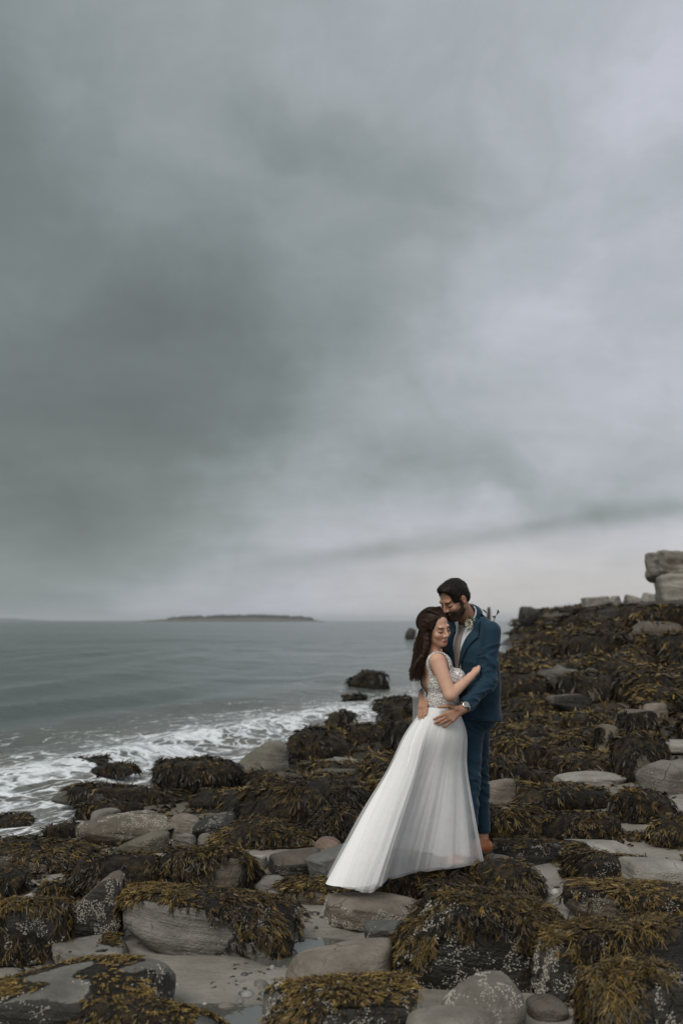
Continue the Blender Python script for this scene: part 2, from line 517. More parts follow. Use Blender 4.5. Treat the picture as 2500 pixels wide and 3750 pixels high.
# ------------------------------------------------------------------ sea air
hm = bpy.data.materials.new('haze'); hm.use_nodes = True
hm.node_tree.nodes.clear()
ho = hm.node_tree.nodes.new('ShaderNodeOutputMaterial'); hv = hm.node_tree.nodes.new('ShaderNodeVolumePrincipled')
hv.inputs['Color'].default_value = (.90, .94, .97, 1)
hv.inputs['Density'].default_value = .00018
hv.inputs['Anisotropy'].default_value = 0.0
hm.node_tree.links.new(hv.outputs[0], ho.inputs['Volume'])
hx = np.array([(x, y, z) for x in (-9500, 9500) for y in (-120, 9800) for z in (-3.2, 32.0)], float)
hf = np.array([[0, 1, 3, 2], [4, 6, 7, 5], [0, 4, 5, 1], [2, 3, 7, 6], [0, 2, 6, 4], [1, 5, 7, 3]])
haze = link('haze', mesh_np('haze', hx, hf, smooth_=False), hm)
tag(haze, 'thin grey sea haze over the whole bay', 'haze', kind='stuff')

# ================================================================== rocks, weed, barnacles
import bmesh
def icosphere(sub):
    bm = bmesh.new()
    bmesh.ops.create_icosphere(bm, subdivisions=sub, radius=1.0)
    v = np.array([x.co[:] for x in bm.verts]); f = np.array([[q.index for q in x.verts] for x in bm.faces])
    bm.free()
    return v / np.linalg.norm(v, axis=1)[:, None], f
ICO = {k: icosphere(k) for k in (3, 4, 5, 6)}

def rock_material(name):
    M, n, p, out = material(name)
    tc = n.new('ShaderNodeTexCoord').outputs['Object']
    oi = n.new('ShaderNodeObjectInfo')
    base = oi.outputs['Color']
    off = n.vm('ADD', tc, n.vm('SCALE', n.comb(oi.outputs['Random'], oi.outputs['Random'], 0.0), 37.0))
    ox, oy, oz = n.sep(off)
    a = n.noise(off, 4.5, 7, .62); b = n.noise(off, 40, 5, .65); c = n.noise(off, 210, 3, .6)
    st = n.noise(n.comb(n.m('MULTIPLY', ox, .9), n.m('MULTIPLY', oy, .9), n.m('MULTIPLY', n.m('ADD', oz, n.m('MULTIPLY', ox, .12)), 11.0)), 2.4, 5, .6)
    col = n.mix(n.ss(a, .3, .72), n.mix(1.0, base, (.62, .60, .56), 'MULTIPLY'), n.mix(1.0, base, (1.22, 1.2, 1.17), 'MULTIPLY'))
    col = n.mix(n.m('MULTIPLY', n.ss(st, .42, .7), .5), col, n.mix(1.0, base, (.52, .48, .42), 'MULTIPLY'))
    col = n.mix(n.m('MULTIPLY', n.ss(b, .55, .75), .55), col, n.mix(1.0, base, (.40, .37, .32), 'MULTIPLY'))
    col = n.mix(n.m('MULTIPLY', n.ss(c, .58, .72), .45), col, n.mix(1.0, base, (1.6, 1.55, 1.45), 'MULTIPLY'))
    ck = n.voro(n.vm('ADD', off, n.vm('SCALE', n.noise(off, 3, 3, out=1), .35)), 3.1, 'DISTANCE_TO_EDGE')
    crk = n.m('MULTIPLY', n.ss(ck, .002, .014, 1.0, 0.0), n.ss(a, .48, .62))
    col = n.mix(n.m('MULTIPLY', crk, .4), col, n.mix(1.0, base, (.18, .16, .13), 'MULTIPLY'))
    crust = n.attr('crust')                                   # black tidal crust
    cm = n.m('MULTIPLY', n.ss(n.m('ADD', crust, n.m('MULTIPLY', n.m('SUBTRACT', b, .5), .7)), .42, .58), .93)
    col = n.mix(cm, col, n.mix(a, (.010, .009, .007), (.028, .024, .018)))
    wd = n.attr('weed')                                       # holdfast film below the weed
    wm = n.ss(n.m('ADD', wd, n.m('MULTIPLY', n.m('SUBTRACT', b, .5), .5)), .35, .6)
    wn = n.noise(n.vm('ADD', off, n.vm('SCALE', n.noise(off, 7, 3, out=1), .25)), 17, 7, .68)
    wn2 = n.noise(off, 5, 4, .6)
    wcol = n.mix(n.ss(wn, .40, .66), (.0045, .0038, .0026), n.mix(n.ss(wn2, .35, .68), (.038, .026, .012), (.135, .086, .025)))
    col = n.mix(n.m('MULTIPLY', wm, .95), col, wcol)
    lich = n.attr('lichen')
    col = n.mix(n.m('MULTIPLY', lich, n.ss(b, .42, .6)), col, (.42, .17, .04))
    n.put(p.inputs['Base Color'], col)
    n.put(p.inputs['Roughness'], n.m('ADD', n.m('MULTIPLY', a, .35), n.m('ADD', n.m('SUBTRACT', .46, n.m('MULTIPLY', cm, .18)), n.m('MULTIPLY', wm, .15))))
    p.inputs['Specular IOR Level'].default_value = .42
    h = n.m('ADD', n.m('ADD', n.m('MULTIPLY', a, .7), n.m('MULTIPLY', st, .55)), n.m('ADD', n.m('MULTIPLY', b, .34), n.m('MULTIPLY', c, .07)))
    h = n.m('SUBTRACT', h, n.m('MULTIPLY', crk, .35))
    nb = n.bump(h, 1.0, .04)
    n.put(p.inputs['Normal'], n.bump(n.m('MULTIPLY', wn, wm), 1.0, .11, nb))
    return M
MROCK = rock_material('shore_rock')

M, n, p, out = material('rockweed')
n.put(p.inputs['Base Color'], n.attr('Col', 'Color'))
p.inputs['Roughness'].default_value = .44
p.inputs['Specular IOR Level'].default_value = .34
MWEED = M
MBARN = plain('barnacle_shell', (.44, .41, .35), .75, var=.3, vscale=60)

GRAD = {}
def rot_xyz(roll, pitch, yaw):
    return np.array((Matrix.Rotation(yaw, 3, 'Z') @ Matrix.Rotation(pitch, 3, 'X') @ Matrix.Rotation(roll, 3, 'Y')))

class Rock:
    """a star-shaped stone: a rounded polytope with broken facets"""
    def __init__(s, c, dims, seed, aspect=(1, 1, 1), rot=(0, 0, 0), p=9, planes=7, bump=.05, extra=()):
        rg = np.random.default_rng(seed)
        nn = [np.eye(3)[i] * q for i in range(3) for q in (1, -1)]
        hh = [1.0] * 6
        for _ in range(planes):
            v = rg.normal(size=3); v /= np.linalg.norm(v)
            nn.append(v); hh.append(rg.uniform(.80, 1.08) * (1.0 + .22 * (1 - np.abs(v).max())))
        for v, h in extra:
            v = np.array(v, float); nn.append(v / np.linalg.norm(v)); hh.append(h)
        s.N = np.array(nn); s.H = np.array(hh); s.p = p; s.bump = bump; s.seed = seed
        s.L = np.array(aspect, float); s.Rm = rot_xyz(*rot)
        s.c = np.array(c, float)
        s.S = np.ones(3); s.off = np.zeros(3)
        v = ICO[4][0]
        q = s._local(v)
        lo, hi = q.min(0), q.max(0)
        s.off = -(lo + hi) / 2
        s.S = np.array(dims) / ((hi - lo) / 2)
    def rad(s, u, octv=3):
        d = np.maximum(u @ s.N.T / s.H, 0) ** s.p
        r = d.sum(1) ** (-1 / s.p)
        return r * (1 + s.bump * fbm(u * 1.9 + s.seed * 3.1, octv))
    def _local(s, u):
        return ((u * s.rad(u)[:, None]) * s.L) @ s.Rm.T
    def pts(s, u):
        return (s._local(u) + s.off) * s.S + s.c
    def push(s, q, off):
        """move points inside the stone out to its skin + off"""
        l = ((q - s.c) / s.S - s.off) @ s.Rm / s.L
        r = np.linalg.norm(l, axis=1) + 1e-9
        u = l / r[:, None]
        rs = s.rad(u, 2)
        sc = np.mean(np.abs(s.S * s.L))
        k = np.maximum(rs + off / sc, r) / r
        return ((l * k[:, None] * s.L) @ s.Rm.T + s.off) * s.S + s.c

def tri_normals(v, f):
    a, b, c = v[f[:, 0]], v[f[:, 1]], v[f[:, 2]]
    nrm = np.cross(b - a, c - a); A = np.linalg.norm(nrm, axis=1)
    return nrm / (A[:, None] + 1e-12), A / 2, (a + b + c) / 3

def ribbons(P, side, w, cols):
    """P (n,k,3) spines, side (n,k,3), w (n,k) half widths, cols (n,k,3) -> verts, quads, colours"""
    n_, k = P.shape[:2]
    a = P + side * w[..., None]; b = P - side * w[..., None]
    v = np.stack([a, b], 2).reshape(-1, 3)
    i = (np.arange(n_) * (2 * k))[:, None] + np.arange(k - 1)[None] * 2
    f = np.stack([i, i + 1, i + 3, i + 2], -1).reshape(-1, 4)
    c = np.repeat(cols[:, :, None], 2, 2).reshape(-1, 3)
    return v, f, c

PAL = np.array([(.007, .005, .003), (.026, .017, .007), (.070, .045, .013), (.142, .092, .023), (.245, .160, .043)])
def frond_mesh(name, roots, nrm, dist, push, rg, length=.07, width=.010, clump=4, lift=.35, flow=(0, 0, 0), gold=None):
    """rockweed: tufts of flat straps, forked where near enough to see it, that lie on the stone and hang with it"""
    n0 = len(roots)
    i = np.repeat(np.arange(n0), clump)
    root = roots[i]; nr = nrm[i]; N = len(i)
    sc = np.where(dist[i] > 7, np.maximum(1, dist[i] / 7.0) ** .9, np.maximum(.66, dist[i] / 7.0))
    forked = dist[i] < 8.3
    down = np.array([0, 0, -1.0])
    tang = down - nr * (nr @ down)[:, None]
    steep = np.linalg.norm(tang, axis=1)
    base = rg.normal(size=(n0, 3))[i] + rg.normal(size=(N, 3)) * .38
    base -= nr * np.sum(base * nr, 1)[:, None]
    base /= np.linalg.norm(base, axis=1)[:, None] + 1e-9
    dirv = tang * 1.25 + base * (1.3 - .75 * steep)[:, None] + nr * (lift * (1.15 - .75 * steep) * rg.uniform(.1, 1.5, N))[:, None] + np.array(flow)
    dirv /= np.linalg.norm(dirv, axis=1)[:, None] + 1e-9
    tuft = rg.uniform(.6, 1.35, n0)[i]
    L = length * rg.uniform(.55, 1.3, N) * tuft * sc * (1 + .35 * steep)
    offk = rg.uniform(.003, .028, N) * sc * tuft
    def grow(P0, d0, Ls, o0, o1, K, idx):
        m = len(P0); P = np.zeros((m, K, 3)); P[:, 0] = P0; dc = d0.copy()
        for k in range(1, K):
            P[:, k] = P[:, k - 1] + dc * (Ls / (K - 1))[:, None]
            P[:, k] = push(P[:, k], offk[idx] * (o0 + (o1 - o0) * k / (K - 1)))
            dc = dc + np.array([0, 0, -.42]) + rg.normal(size=(m, 3)) * .25
            dc /= np.linalg.norm(dc, axis=1)[:, None]
        return P, dc
    def sidev(P, nn):
        t = P[:, 1:] - P[:, :-1]
        t = np.concatenate([t, t[:, -1:]], 1); t /= np.linalg.norm(t, axis=2)[..., None] + 1e-9
        sd = np.cross(t, nn[:, None] + rg.normal(size=(len(P), 1, 3)) * .55)
        return sd / (np.linalg.norm(sd, axis=2)[..., None] + 1e-9)
    cl = fbm(root * 3.3 + 5, 3) * .9 + rg.normal(size=n0)[i] * .46 + rg.normal(size=N) * .16
    tone = gold[i] + cl * .46
    br = rg.uniform(.7, 1.25, N)
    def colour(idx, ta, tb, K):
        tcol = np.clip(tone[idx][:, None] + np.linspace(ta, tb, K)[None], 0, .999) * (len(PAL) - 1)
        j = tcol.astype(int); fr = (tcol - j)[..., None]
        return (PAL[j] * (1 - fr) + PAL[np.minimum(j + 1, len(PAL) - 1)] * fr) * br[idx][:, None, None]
    wid = width * .5 * sc * (1 + .5 * smooth(8, 13, dist[i])) * rg.uniform(.7, 1.3, N)
    allv, allf, allc, base_i = [], [], [], 0
    def emit(P, sd, w, c):
        nonlocal base_i
        v, f, cc = ribbons(P, sd, w, c)
        allv.append(v); allf.append(f + base_i); allc.append(cc); base_i += len(v)
    # plain straps far off
    q = np.where(~forked)[0]
    if len(q):
        P, _ = grow(root[q], dirv[q], L[q], 0.1, 1, 3, q)
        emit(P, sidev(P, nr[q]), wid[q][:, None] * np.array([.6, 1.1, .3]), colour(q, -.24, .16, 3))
    q = np.where(forked)[0]
    if len(q):
        P, dc = grow(root[q], dirv[q], L[q] * .62, 0.1, .7, 3, q)
        sd = sidev(P, nr[q])
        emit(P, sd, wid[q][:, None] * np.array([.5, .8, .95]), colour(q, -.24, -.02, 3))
        for sg in (-1, 1):
            d2 = dc + sd[:, -1] * (sg * rg.uniform(.25, .65, len(q)))[:, None]
            d2 /= np.linalg.norm(d2, axis=1)[:, None]
            P2, _ = grow(P[:, -1], d2, L[q] * rg.uniform(.35, .65, len(q)), .6, 1, 2, q)
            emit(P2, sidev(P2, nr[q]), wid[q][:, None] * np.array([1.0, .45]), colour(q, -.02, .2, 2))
    return mesh_np(name, np.concatenate(allv), np.concatenate(allf), smooth_=False, cols={'Col': np.concatenate(allc)})

CONE = np.array([(math.cos(a), math.sin(a), 0) for a in np.arange(4) * math.pi / 2] + [(.42 * math.cos(a + .3), .42 * math.sin(a + .3), .75) for a in np.arange(4) * math.pi / 2])
CONEF = np.array([[i, (i + 1) % 4, 4 + (i + 1) % 4, 4 + i] for i in range(4)])
def barnacle_mesh(name, pts, nrm, size, rg):
    N = len(pts)
    a = np.where(np.abs(nrm[:, 2:3]) < .9, np.array([[0, 0, 1.]]), np.array([[1., 0, 0]]))
    t1 = np.cross(nrm, a); t1 /= np.linalg.norm(t1, axis=1)[:, None]
    t2 = np.cross(nrm, t1)
    sz = size * rg.uniform(.5, 1.25, N)
    v = pts[:, None] + sz[:, None, None] * (CONE[None, :, 0:1] * t1[:, None] + CONE[None, :, 1:2] * t2[:, None] + (CONE[None, :, 2:3] - .1) * nrm[:, None])
    f = CONEF[None] + (np.arange(N) * 8)[:, None, None]
    return mesh_np(name, v.reshape(-1, 3), f.reshape(-1, 4), smooth_=False)

BOXES = []
ROCKS = []       # (x, y, rx, ry) of everything placed, for spacing the rest
NTRI = [0]
LAST = [None]
def make_rock(name, label, rk, tint, cat='rock', group=None, sub=5, weed=None, barn=None, crust=None, lichen=None, seed=0):
    """weed: dict(dir, thr, gold, dens, len), barn: dict(dir, thr, n, size), crust: (dir, thr)"""
    rg = np.random.default_rng(1000 + seed)
    u, f = ICO[sub]
    v = rk.pts(u)
    fn, fa, fc = tri_normals(v, f)
    vn = np.zeros_like(v)
    for k in range(3):
        np.add.at(vn, f[:, k], fn * fa[:, None])
    vn /= np.linalg.norm(vn, axis=1)[:, None] + 1e-12
    # broken skin
    det = fbm(v * 6 + seed, 4)
    lay = fbm(np.stack([v[:, 0] * .8, v[:, 1] * .8, (v[:, 2] + .12 * v[:, 0]) * 13], -1) + seed, 3)
    sc = min(rk.S * np.abs(rk.L))
    v = v + vn * ((det * (.06 + .10 * (rk.c[1] > 8)) + lay * .055) * min(.5, sc))[:, None]
    at = {}
    def mask(dr, thr, pts, nn, fq=3.0, amp=.9, sd=0):
        return np.clip((nn @ np.array(dr, float) + amp * fbm(pts * fq + seed * 1.7 + sd, 3) - thr) * 2.2 + .5, 0, 1)
    at['weed'] = mask(weed['dir'], weed['thr'] + .10, v, vn, 2.6, 1.15, sd=3) if weed else np.zeros(len(v))
    at['crust'] = mask(crust[0], crust[1], v, vn, 2.2, .5, 7) if crust else np.zeros(len(v))
    at['lichen'] = mask(lichen[0], lichen[1], v, vn, 5, .9, 9) if lichen else np.zeros(len(v))
    loc = np.array([rk.c[0], rk.c[1], rk.c[2] - rk.S[2] * 0])
    me = mesh_np(name, v - loc, f, attrs=at)
    o = link(name, me, MROCK, loc=loc)
    o.color = (*tint, 1)
    tag(o, label, cat, group)
    NTRI[0] += len(f)
    gz = ground_z(fc[:, 0], fc[:, 1])
    above = fc[:, 2] > gz - .02
    pxscale = 994.0 / np.maximum(fc[:, 1], 3)
    if weed:
        dens = weed.get('dens', 1.0)
        mk = mask(weed['dir'], weed['thr'] + .10, fc, fn, 2.6, 1.15, sd=3)
        wgt = fa * np.clip(mk * 1.6 - .35, 0, 1) * above * (fn[:, 2] > -.45) * np.clip(.65 + 1.6 * fbm(fc * 7 + seed, 2), .05, 1.6)
        nn_ = int(np.sum(wgt * pxscale ** 2) / 12.5 * dens / np.clip(np.mean(fc[:, 1]) / 9.0, 1, 1.35))
        nn_ = max(25, min(nn_, 7000)) if wgt.sum() > 0 else 0
        if nn_:
            idx = rg.choice(len(f), nn_, p=wgt / wgt.sum())
            bc = rg.dirichlet((1, 1, 1), nn_)
            pt = np.einsum('nk,nkd->nd', bc, v[f[idx]])
            nr = fn[idx]
            def push(q, off):
                q = rk.push(q, off + .006)
                gzq = ground_z(q[:, 0], q[:, 1])
                q[:, 2] = np.maximum(q[:, 2], gzq + .006 + off * .4)
                return q
            gold = weed.get('gold', .45) - .15 + .26 * (nr[:, 2] - .45)  # golden tops, darker steep sides: weed's own colour plus some painted shade
            me = frond_mesh('seaweed', pt, nr, pt[:, 1], push, rg, weed.get('len', .095) * .43, weed.get('wid', .0064), weed.get('clump', 4), lift=weed.get('lift', .45), flow=weed.get('flow', (0, 0, 0)), gold=gold)
            w_ = link('seaweed', me, MWEED, parent=o); w_.matrix_parent_inverse = Matrix.Translation(-Vector(loc)); w_['kind'] = 'stuff'
            NTRI[0] += len(me.polygons) * 2
    if barn:
        mk = mask(barn['dir'], barn['thr'], fc, fn, 4.5, 1.2, 11)
        wgt = fa * np.clip(mk * 2 - .6, 0, 1) * above
        if wgt.sum() > 0:
            nb = int(barn['n'] * 1.5)
            idx = rg.choice(len(f), nb, p=wgt / wgt.sum())
            bc = rg.dirichlet((1, 1, 1), nb)
            pt = np.einsum('nk,nkd->nd', bc, v[f[idx]])
            cl = fbm(pt * 22 + seed, 2)
            keep = cl + .5 * fbm(pt * 7 + seed + 4, 2) > .04
            me = barnacle_mesh('barnacles', pt[keep], fn[idx][keep], barn.get('size', .0065) * .58, rg)
            b_ = link('barnacles', me, MBARN, parent=o); b_.matrix_parent_inverse = Matrix.Translation(-Vector(loc)); b_['kind'] = 'stuff'
            NTRI[0] += len(me.polygons) * 2
    ROCKS.append((rk.c[0], rk.c[1], rk.S[0] * 1.0, rk.S[1] * 1.0))
    LAST[0] = o
    return o

def from_box(x0, y0, x1, y1, dr=.8, bury=.25, zoff=0.0, base=None):
    """outline in the photo -> foot on the ground, width, depth and top"""
    xm = (x0 + x1) / 2
    pf = ground_hit(xm, y1) if base is None else at_z(xm, y1, base)
    Wd = (x1 - x0) * 1.5944 / FPX * pf[1]
    D = dr * Wd
    for _ in range(3):
        yc = pf[1] + D * .42
        Wd = (x1 - x0) * 1.5944 / FPX * yc
        D = dr * Wd
    pt = at_y(xm, y0, yc + .08 * D)
    zg = pf[2]
    top = max(pt[2], zg + .04)
    Hh = top - zg
    zb = zg - bury * max(Hh, .12)
    c = np.array([at_y(xm, y1, yc)[0], yc, (top + zb) / 2])
    return c, np.array([Wd / 2, D / 2, (top - zb) / 2])

BROWN = (.135, .115, .088); GREY = (.21, .20, .182); PALE = (.32, .308, .28); OLIVE = (.14, .128, .095)
SLATE = (.115, .122, .12); PINK = (.19, .135, .108); TAN = (.20, .172, .142); BLACK = (.045, .04, .034)
UP = (0, 0, 1)
def W_(d=(0, 0, 1), thr=-.2, gold=.45, dens=1.0, **k):
    return dict(dir=d, thr=thr, gold=gold, dens=dens, **k)
def B_(d=(0, -1, .2), thr=.1, n=900, size=.0062):
    return dict(dir=d, thr=thr, n=n, size=size)
FULL = W_((0, 0, .35), -.55)

# (label, photo outline, tint, options)
NEAR = [
 # ---- left foreground
 ('long brown-grey boulder speckled all over with barnacles at the water\'s edge', (178, 1868, 402, 1940), BROWN, dict(dr=.55, p=6, rot=(R(-6), 0, R(10)), barn=B_((-.5, -.3, .6), -.1, 2600, .007), weed=W_((.9, -.2, -.3), .55, .4))),
 ('smooth dark olive boulder leaning right in front of the barnacled boulder', (272, 1911, 385, 1970), OLIVE, dict(dr=.7, p=6, extra=[((-.75, 0, .8), .6)], barn=B_((.6, -.8, -.2), .4, 160))),
 ('low pale grey rounded stone between two weed mounds on the left', (333, 1962, 425, 2004), GREY, dict(dr=.9, p=5)),
 ('weed-draped mound behind the pointed boulder', (168, 1962, 382, 2062), BROWN, dict(dr=.5, p=5, weed=W_((0, 0, .5), -.35, .42))),
 ('pointed boulder with bare brown crown and black barnacled face on the left', (143, 2004, 288, 2176), (.165, .135, .108), dict(dr=.75, p=7, rot=(R(14), 0, 0), extra=[((-.8, 0, .65), .62), ((.9, 0, .5), .8), ((0, -1, .12), .72)], crust=((0, -.95, -.5), .02), barn=B_((-.1, -1, -.35), .35, 1300, .0072), weed=W_((.95, -.1, -.2), .75, .35), sub=5)),
 ('pale angular stone tucked beside the pointed boulder', (280, 2027, 366, 2104), PALE, dict(dr=.8, p=10, rot=(R(20), 0, R(20)))),
 ('broad weed-covered rock stretching left of the sand pool', (286, 2036, 672, 2196), GREY, dict(dr=.45, p=5, rot=(R(4), 0, 0), weed=W_((-.15, .1, .75), -.12, .52, 1.15, len=.11), barn=B_((.6, -.8, -.1), .75, 700), sub=5)),
 ('tall dark weed mound left of the grey stones', (372, 1940, 592, 2060), BROWN, dict(dr=.6, p=4.5, weed=W_((0, 0, .4), -.6, .36, 1.1, len=.12))),
 ('weed-hung ledge with barnacled wall at the left edge', (-60, 2062, 152, 2222), BROWN, dict(dr=.5, p=9, crust=((0, -1, -.3), .1), barn=B_((-.4, -.9, -.1), .25, 1500, .0075), weed=W_((.75, 0, .6), .05, .4, 1.1, len=.16), sub=5)),
 ('low dark slab with a white-dotted face and a fringe of golden weed, bottom left', (-60, 2208, 378, 2400), (.15, .147, .13), dict(dr=.62, p=10, rot=(R(-12), 0, R(6)), extra=[((.5, -.6, .5), .85)], crust=((.25, -.95, -.35), .12), barn=B_((.3, -1, -.2), .15, 1900, .008), weed=W_((-.75, .3, .6), .42, .78, .9, len=.06), sub=5)),
 ('weedy stone strip at the bottom edge left of the sand', (155, 2296, 512, 2420), SLATE, dict(dr=.4, p=8, weed=W_((-.4, .1, .6), .12, .62, .9, len=.07))),
 ('flat grey slab under yellow weed behind the white-dotted slab', (120, 2160, 295, 2232), GREY, dict(dr=.8, p=9, weed=W_((-.8, .2, .3), .35, .62, len=.06))),
 ('weed ledge with barnacled underside at the left edge by the sand pocket', (-70, 1930, 205, 2010), BROWN, dict(dr=.6, p=8, barn=B_((.2, -1, -.2), .2, 900), weed=W_((-.1, .1, .8), .05, .42))),
 ('dark weed heap at the left edge beside the green algae', (-50, 2000, 62, 2062), BROWN, dict(dr=.7, p=5, weed=W_((0, 0, .4), -.5, .22))),
 ('small weedy rock between sand pocket and pointed boulder', (92, 2030, 175, 2075), BROWN, dict(dr=.8, p=7, weed=W_((-.4, .2, .7), .2, .45))),
 ('low smooth pale stone lying at the edge of the surf', (208, 1854, 274, 1890), GREY, dict(dr=.8, p=5, rot=(R(-14), 0, 0))),
 ('weedy ridge just behind the low pale surf stone', (172, 1838, 332, 1882), BROWN, dict(dr=.5, p=5, weed=W_((0, 0, .5), -.45, .36))),
 ('long slab with weed at both ends along the surf line', (128, 1802, 428, 1858), (.11, .105, .092), dict(dr=.4, p=9, rot=(0, 0, R(-6)), weed=W_((.2, -.1, .4), -.1, .34))),
 ('weed clump standing in the foam at the left edge', (-30, 1814, 62, 1856), BROWN, dict(dr=.8, p=5, weed=W_((0, 0, .4), -.7, .34))),
 ('flat weed patch in wet sand at the left edge', (-40, 1868, 74, 1912), BROWN, dict(dr=.9, p=5, weed=W_((0, 0, .4), -.7, .34))),
 ('thin weed-topped stone in the wet sand left of the barnacled boulder', (100, 1888, 235, 1925), BROWN, dict(dr=.5, p=5, weed=W_((0, 0, .5), -.5, .38))),
 ('smooth brown sandstone with a weed cap right of the barnacled boulder', (388, 1868, 466, 1926), TAN, dict(dr=.9, p=5, weed=W_((.5, .2, .5), .55, .5))),
 ('black barnacled rock left of the long weed ridge', (444, 1870, 545, 1938), BLACK, dict(dr=.7, p=8, rot=(R(-16), 0, 0), crust=((0, 0, 0), -.3), barn=B_((-.5, -.4, .5), -.1, 900, .005))),
 ('small grey stone at the foot of the black barnacled rock', (404, 1914, 450, 1950), GREY, dict(dr=.8, p=8)),
 ('small rounded grey stone right of another below the black rock', (453, 1913, 494, 1948), GREY, dict(dr=.8, p=5)),
 # ---- middle
 ('bare olive-grey boulder with a slanting flat face at the surf', (546, 1705, 666, 1780), (.165, .155, .125), dict(dr=.8, p=9, rot=(R(0), 0, R(15)), extra=[((-.72, -.1, .7), .55), ((.6, -.75, .25), .8)])),
 ('rounded dark weed mound left of the bare olive boulder', (352, 1744, 560, 1826), BROWN, dict(dr=.6, p=4.5, weed=W_((0, 0, .4), -.7, .22))),
 ('dome of dark weed right of the bare olive boulder', (662, 1674, 812, 1752), BROWN, dict(dr=.7, p=4, weed=W_((0, 0, .4), -.7, .2))),
 ('smaller weed dome left of the dress, behind the larger one', (798, 1662, 888, 1706), BROWN, dict(dr=.8, p=4.5, weed=W_((0, 0, .4), -.7, .22))),
 ('weed-covered rock close behind the bride at hip height', (882, 1658, 960, 1728), BROWN, dict(dr=.8, p=5, weed=W_((0, 0, .4), -.7, .24))),
 ('long weed ridge running left of the wedding dress', (545, 1788, 885, 1905), BROWN, dict(dr=.45, p=4.5, rot=(R(8), 0, R(12)), weed=W_((0, 0, .4), -.65, .33, 1.1, len=.12), sub=5)),
 ('weed mound touching the dress on its left', (715, 1850, 840, 1938), BROWN, dict(dr=.8, p=4.5, weed=W_((0, 0, .4), -.6, .38, 1.1, len=.12))),
 ('weed-strewn low rock below the long ridge', (484, 1886, 728, 1950), BROWN, dict(dr=.5, p=6, weed=W_((0, 0, .5), -.35, .46))),
 ('rounded weedy rock behind the grey stones left of the brown boulder', (470, 1955, 578, 2044), BROWN, dict(dr=.8, p=5, weed=W_((-.2, 0, .5), -.3, .32, len=.12))),
 ('pair-end brown cobble under the weed left of the dress', (783, 1848, 852, 1880), TAN, dict(dr=.8, p=5)),
 ('smooth pinkish-brown cobble between weed mound and dress', (722, 1921, 784, 1966), PINK, dict(dr=.9, p=4, barn=B_((.3, -1, -.4), .5, 180, .005))),
 ('dark brown boulder with hollow black underside left of the blue-grey stone', (616, 1950, 736, 2020), (.105, .088, .068), dict(dr=.7, p=6, rot=(R(-8), 0, 0), crust=((-.1, -.9, -.6), .25), barn=B_((.2, -1, 0), .6, 120, .005))),
 ('smooth blue-grey slab stone against the train of the dress', (702, 1938, 812, 2024), (.17, .176, .172), dict(dr=.9, p=8, rot=(R(-22), 0, R(10)))),
 ('small pale barnacle-topped stone beside the tall weed mound', (564, 1964, 616, 2002), GREY, dict(dr=.9, p=6, barn=B_((0, 0, 1), .2, 300, .005))),
 ('round grey cobble below the barnacle-topped stone', (564, 1990, 618, 2030), (.2, .18, .15), dict(dr=.9, p=5)),
 ('flat pale stone half under weed in front of the brown boulder', (576, 2012, 664, 2046), GREY, dict(dr=.7, p=6)),
 ('weed-matted rock at the tip of the train', (640, 2018, 832, 2080), BROWN, dict(dr=.6, p=6, weed=W_((0, .2, .8), -.1, .56, 1.15, len=.075))),
 ('flat brown-grey slab ringed with barnacles in front of the dress', (746, 2060, 964, 2140), TAN, dict(dr=.65, p=9, barn=B_((-.5, -.8, -.35), .25, 1800, .0065), weed=W_((.85, .2, .1), .5, .5, len=.06), sub=5)),
 ('smooth dark slate stone at the edge of the tide pool', (838, 2110, 960, 2182), SLATE, dict(dr=.8, p=7, rot=(R(-10), 0, 0), crust=((-.3, -.9, -.5), .45), barn=B_((-.5, -.9, -.2), .6, 160))),
 ('large smooth tan slab in the sand at the bottom', (660, 2166, 898, 2300), (.225, .196, .163), dict(dr=.75, p=7, rot=(R(-4), 0, R(-8)), barn=B_((.8, -.6, -.3), .9, 260), sub=5)),
 ('golden-weed rock with barnacled face at the bottom centre', (610, 2248, 956, 2420), (.12, .112, .1), dict(dr=.55, p=8, weed=W_((-.55, .2, .7), .0, .66, 1.1, len=.085), barn=B_((.4, -1, 0), .1, 1700, .0075), crust=((.3, -1, -.3), .3), sub=5)),
 ('big weed-maned boulder with barnacled flank right of the tan slab', (890, 2044, 1282, 2286), (.10, .092, .08), dict(dr=.62, p=6, rot=(R(0), 0, R(-12)), weed=W_((.25, .1, .65), -.12, .5, 1.25, len=.14), barn=B_((-.75, -.75, -.1), .2, 2400, .0075), crust=((0, -1, -.3), .05), sub=5)),
 # ---- right foreground
 ('rounded grey boulder with pale barnacle cap at the bottom edge', (1000, 2244, 1208, 2420), (.185, .172, .148), dict(dr=.9, p=5, barn=B_((-.4, -.2, .8), .45, 900, .0075), sub=5)),
 ('smooth pale boulder cut off by the bottom edge', (930, 2304, 1142, 2460), (.25, .228, .198), dict(dr=.9, p=5)),
 ('small brown cobble wedged under the weed-hung rock', (1214, 2290, 1300, 2350), (.12, .105, .088), dict(dr=.9, p=5)),
 ('tall rock with weed curtain and chalky barnacled corner', (1204, 2106, 1600, 2310), (.13, .122, .106), dict(dr=.55, p=9, rot=(0, 0, R(14)), weed=W_((.15, 0, .7), -.02, .6, 1.2, len=.15), barn=B_((-.9, -.5, 0), .45, 1500, .0075), crust=((.2, -1, -.3), .1), sub=5)),
 ('weed-swept rock with barnacled face in the bottom right corner', (1350, 2212, 1640, 2420), (.12, .113, .1), dict(dr=.6, p=7, weed=W_((-.45, .2, .75), .05, .62, 1.15, len=.16, flow=(.35, 0, 0)), barn=B_((.3, -1, .1), .0, 1900, .0075), crust=((.2, -1, -.2), .2), sub=5)),
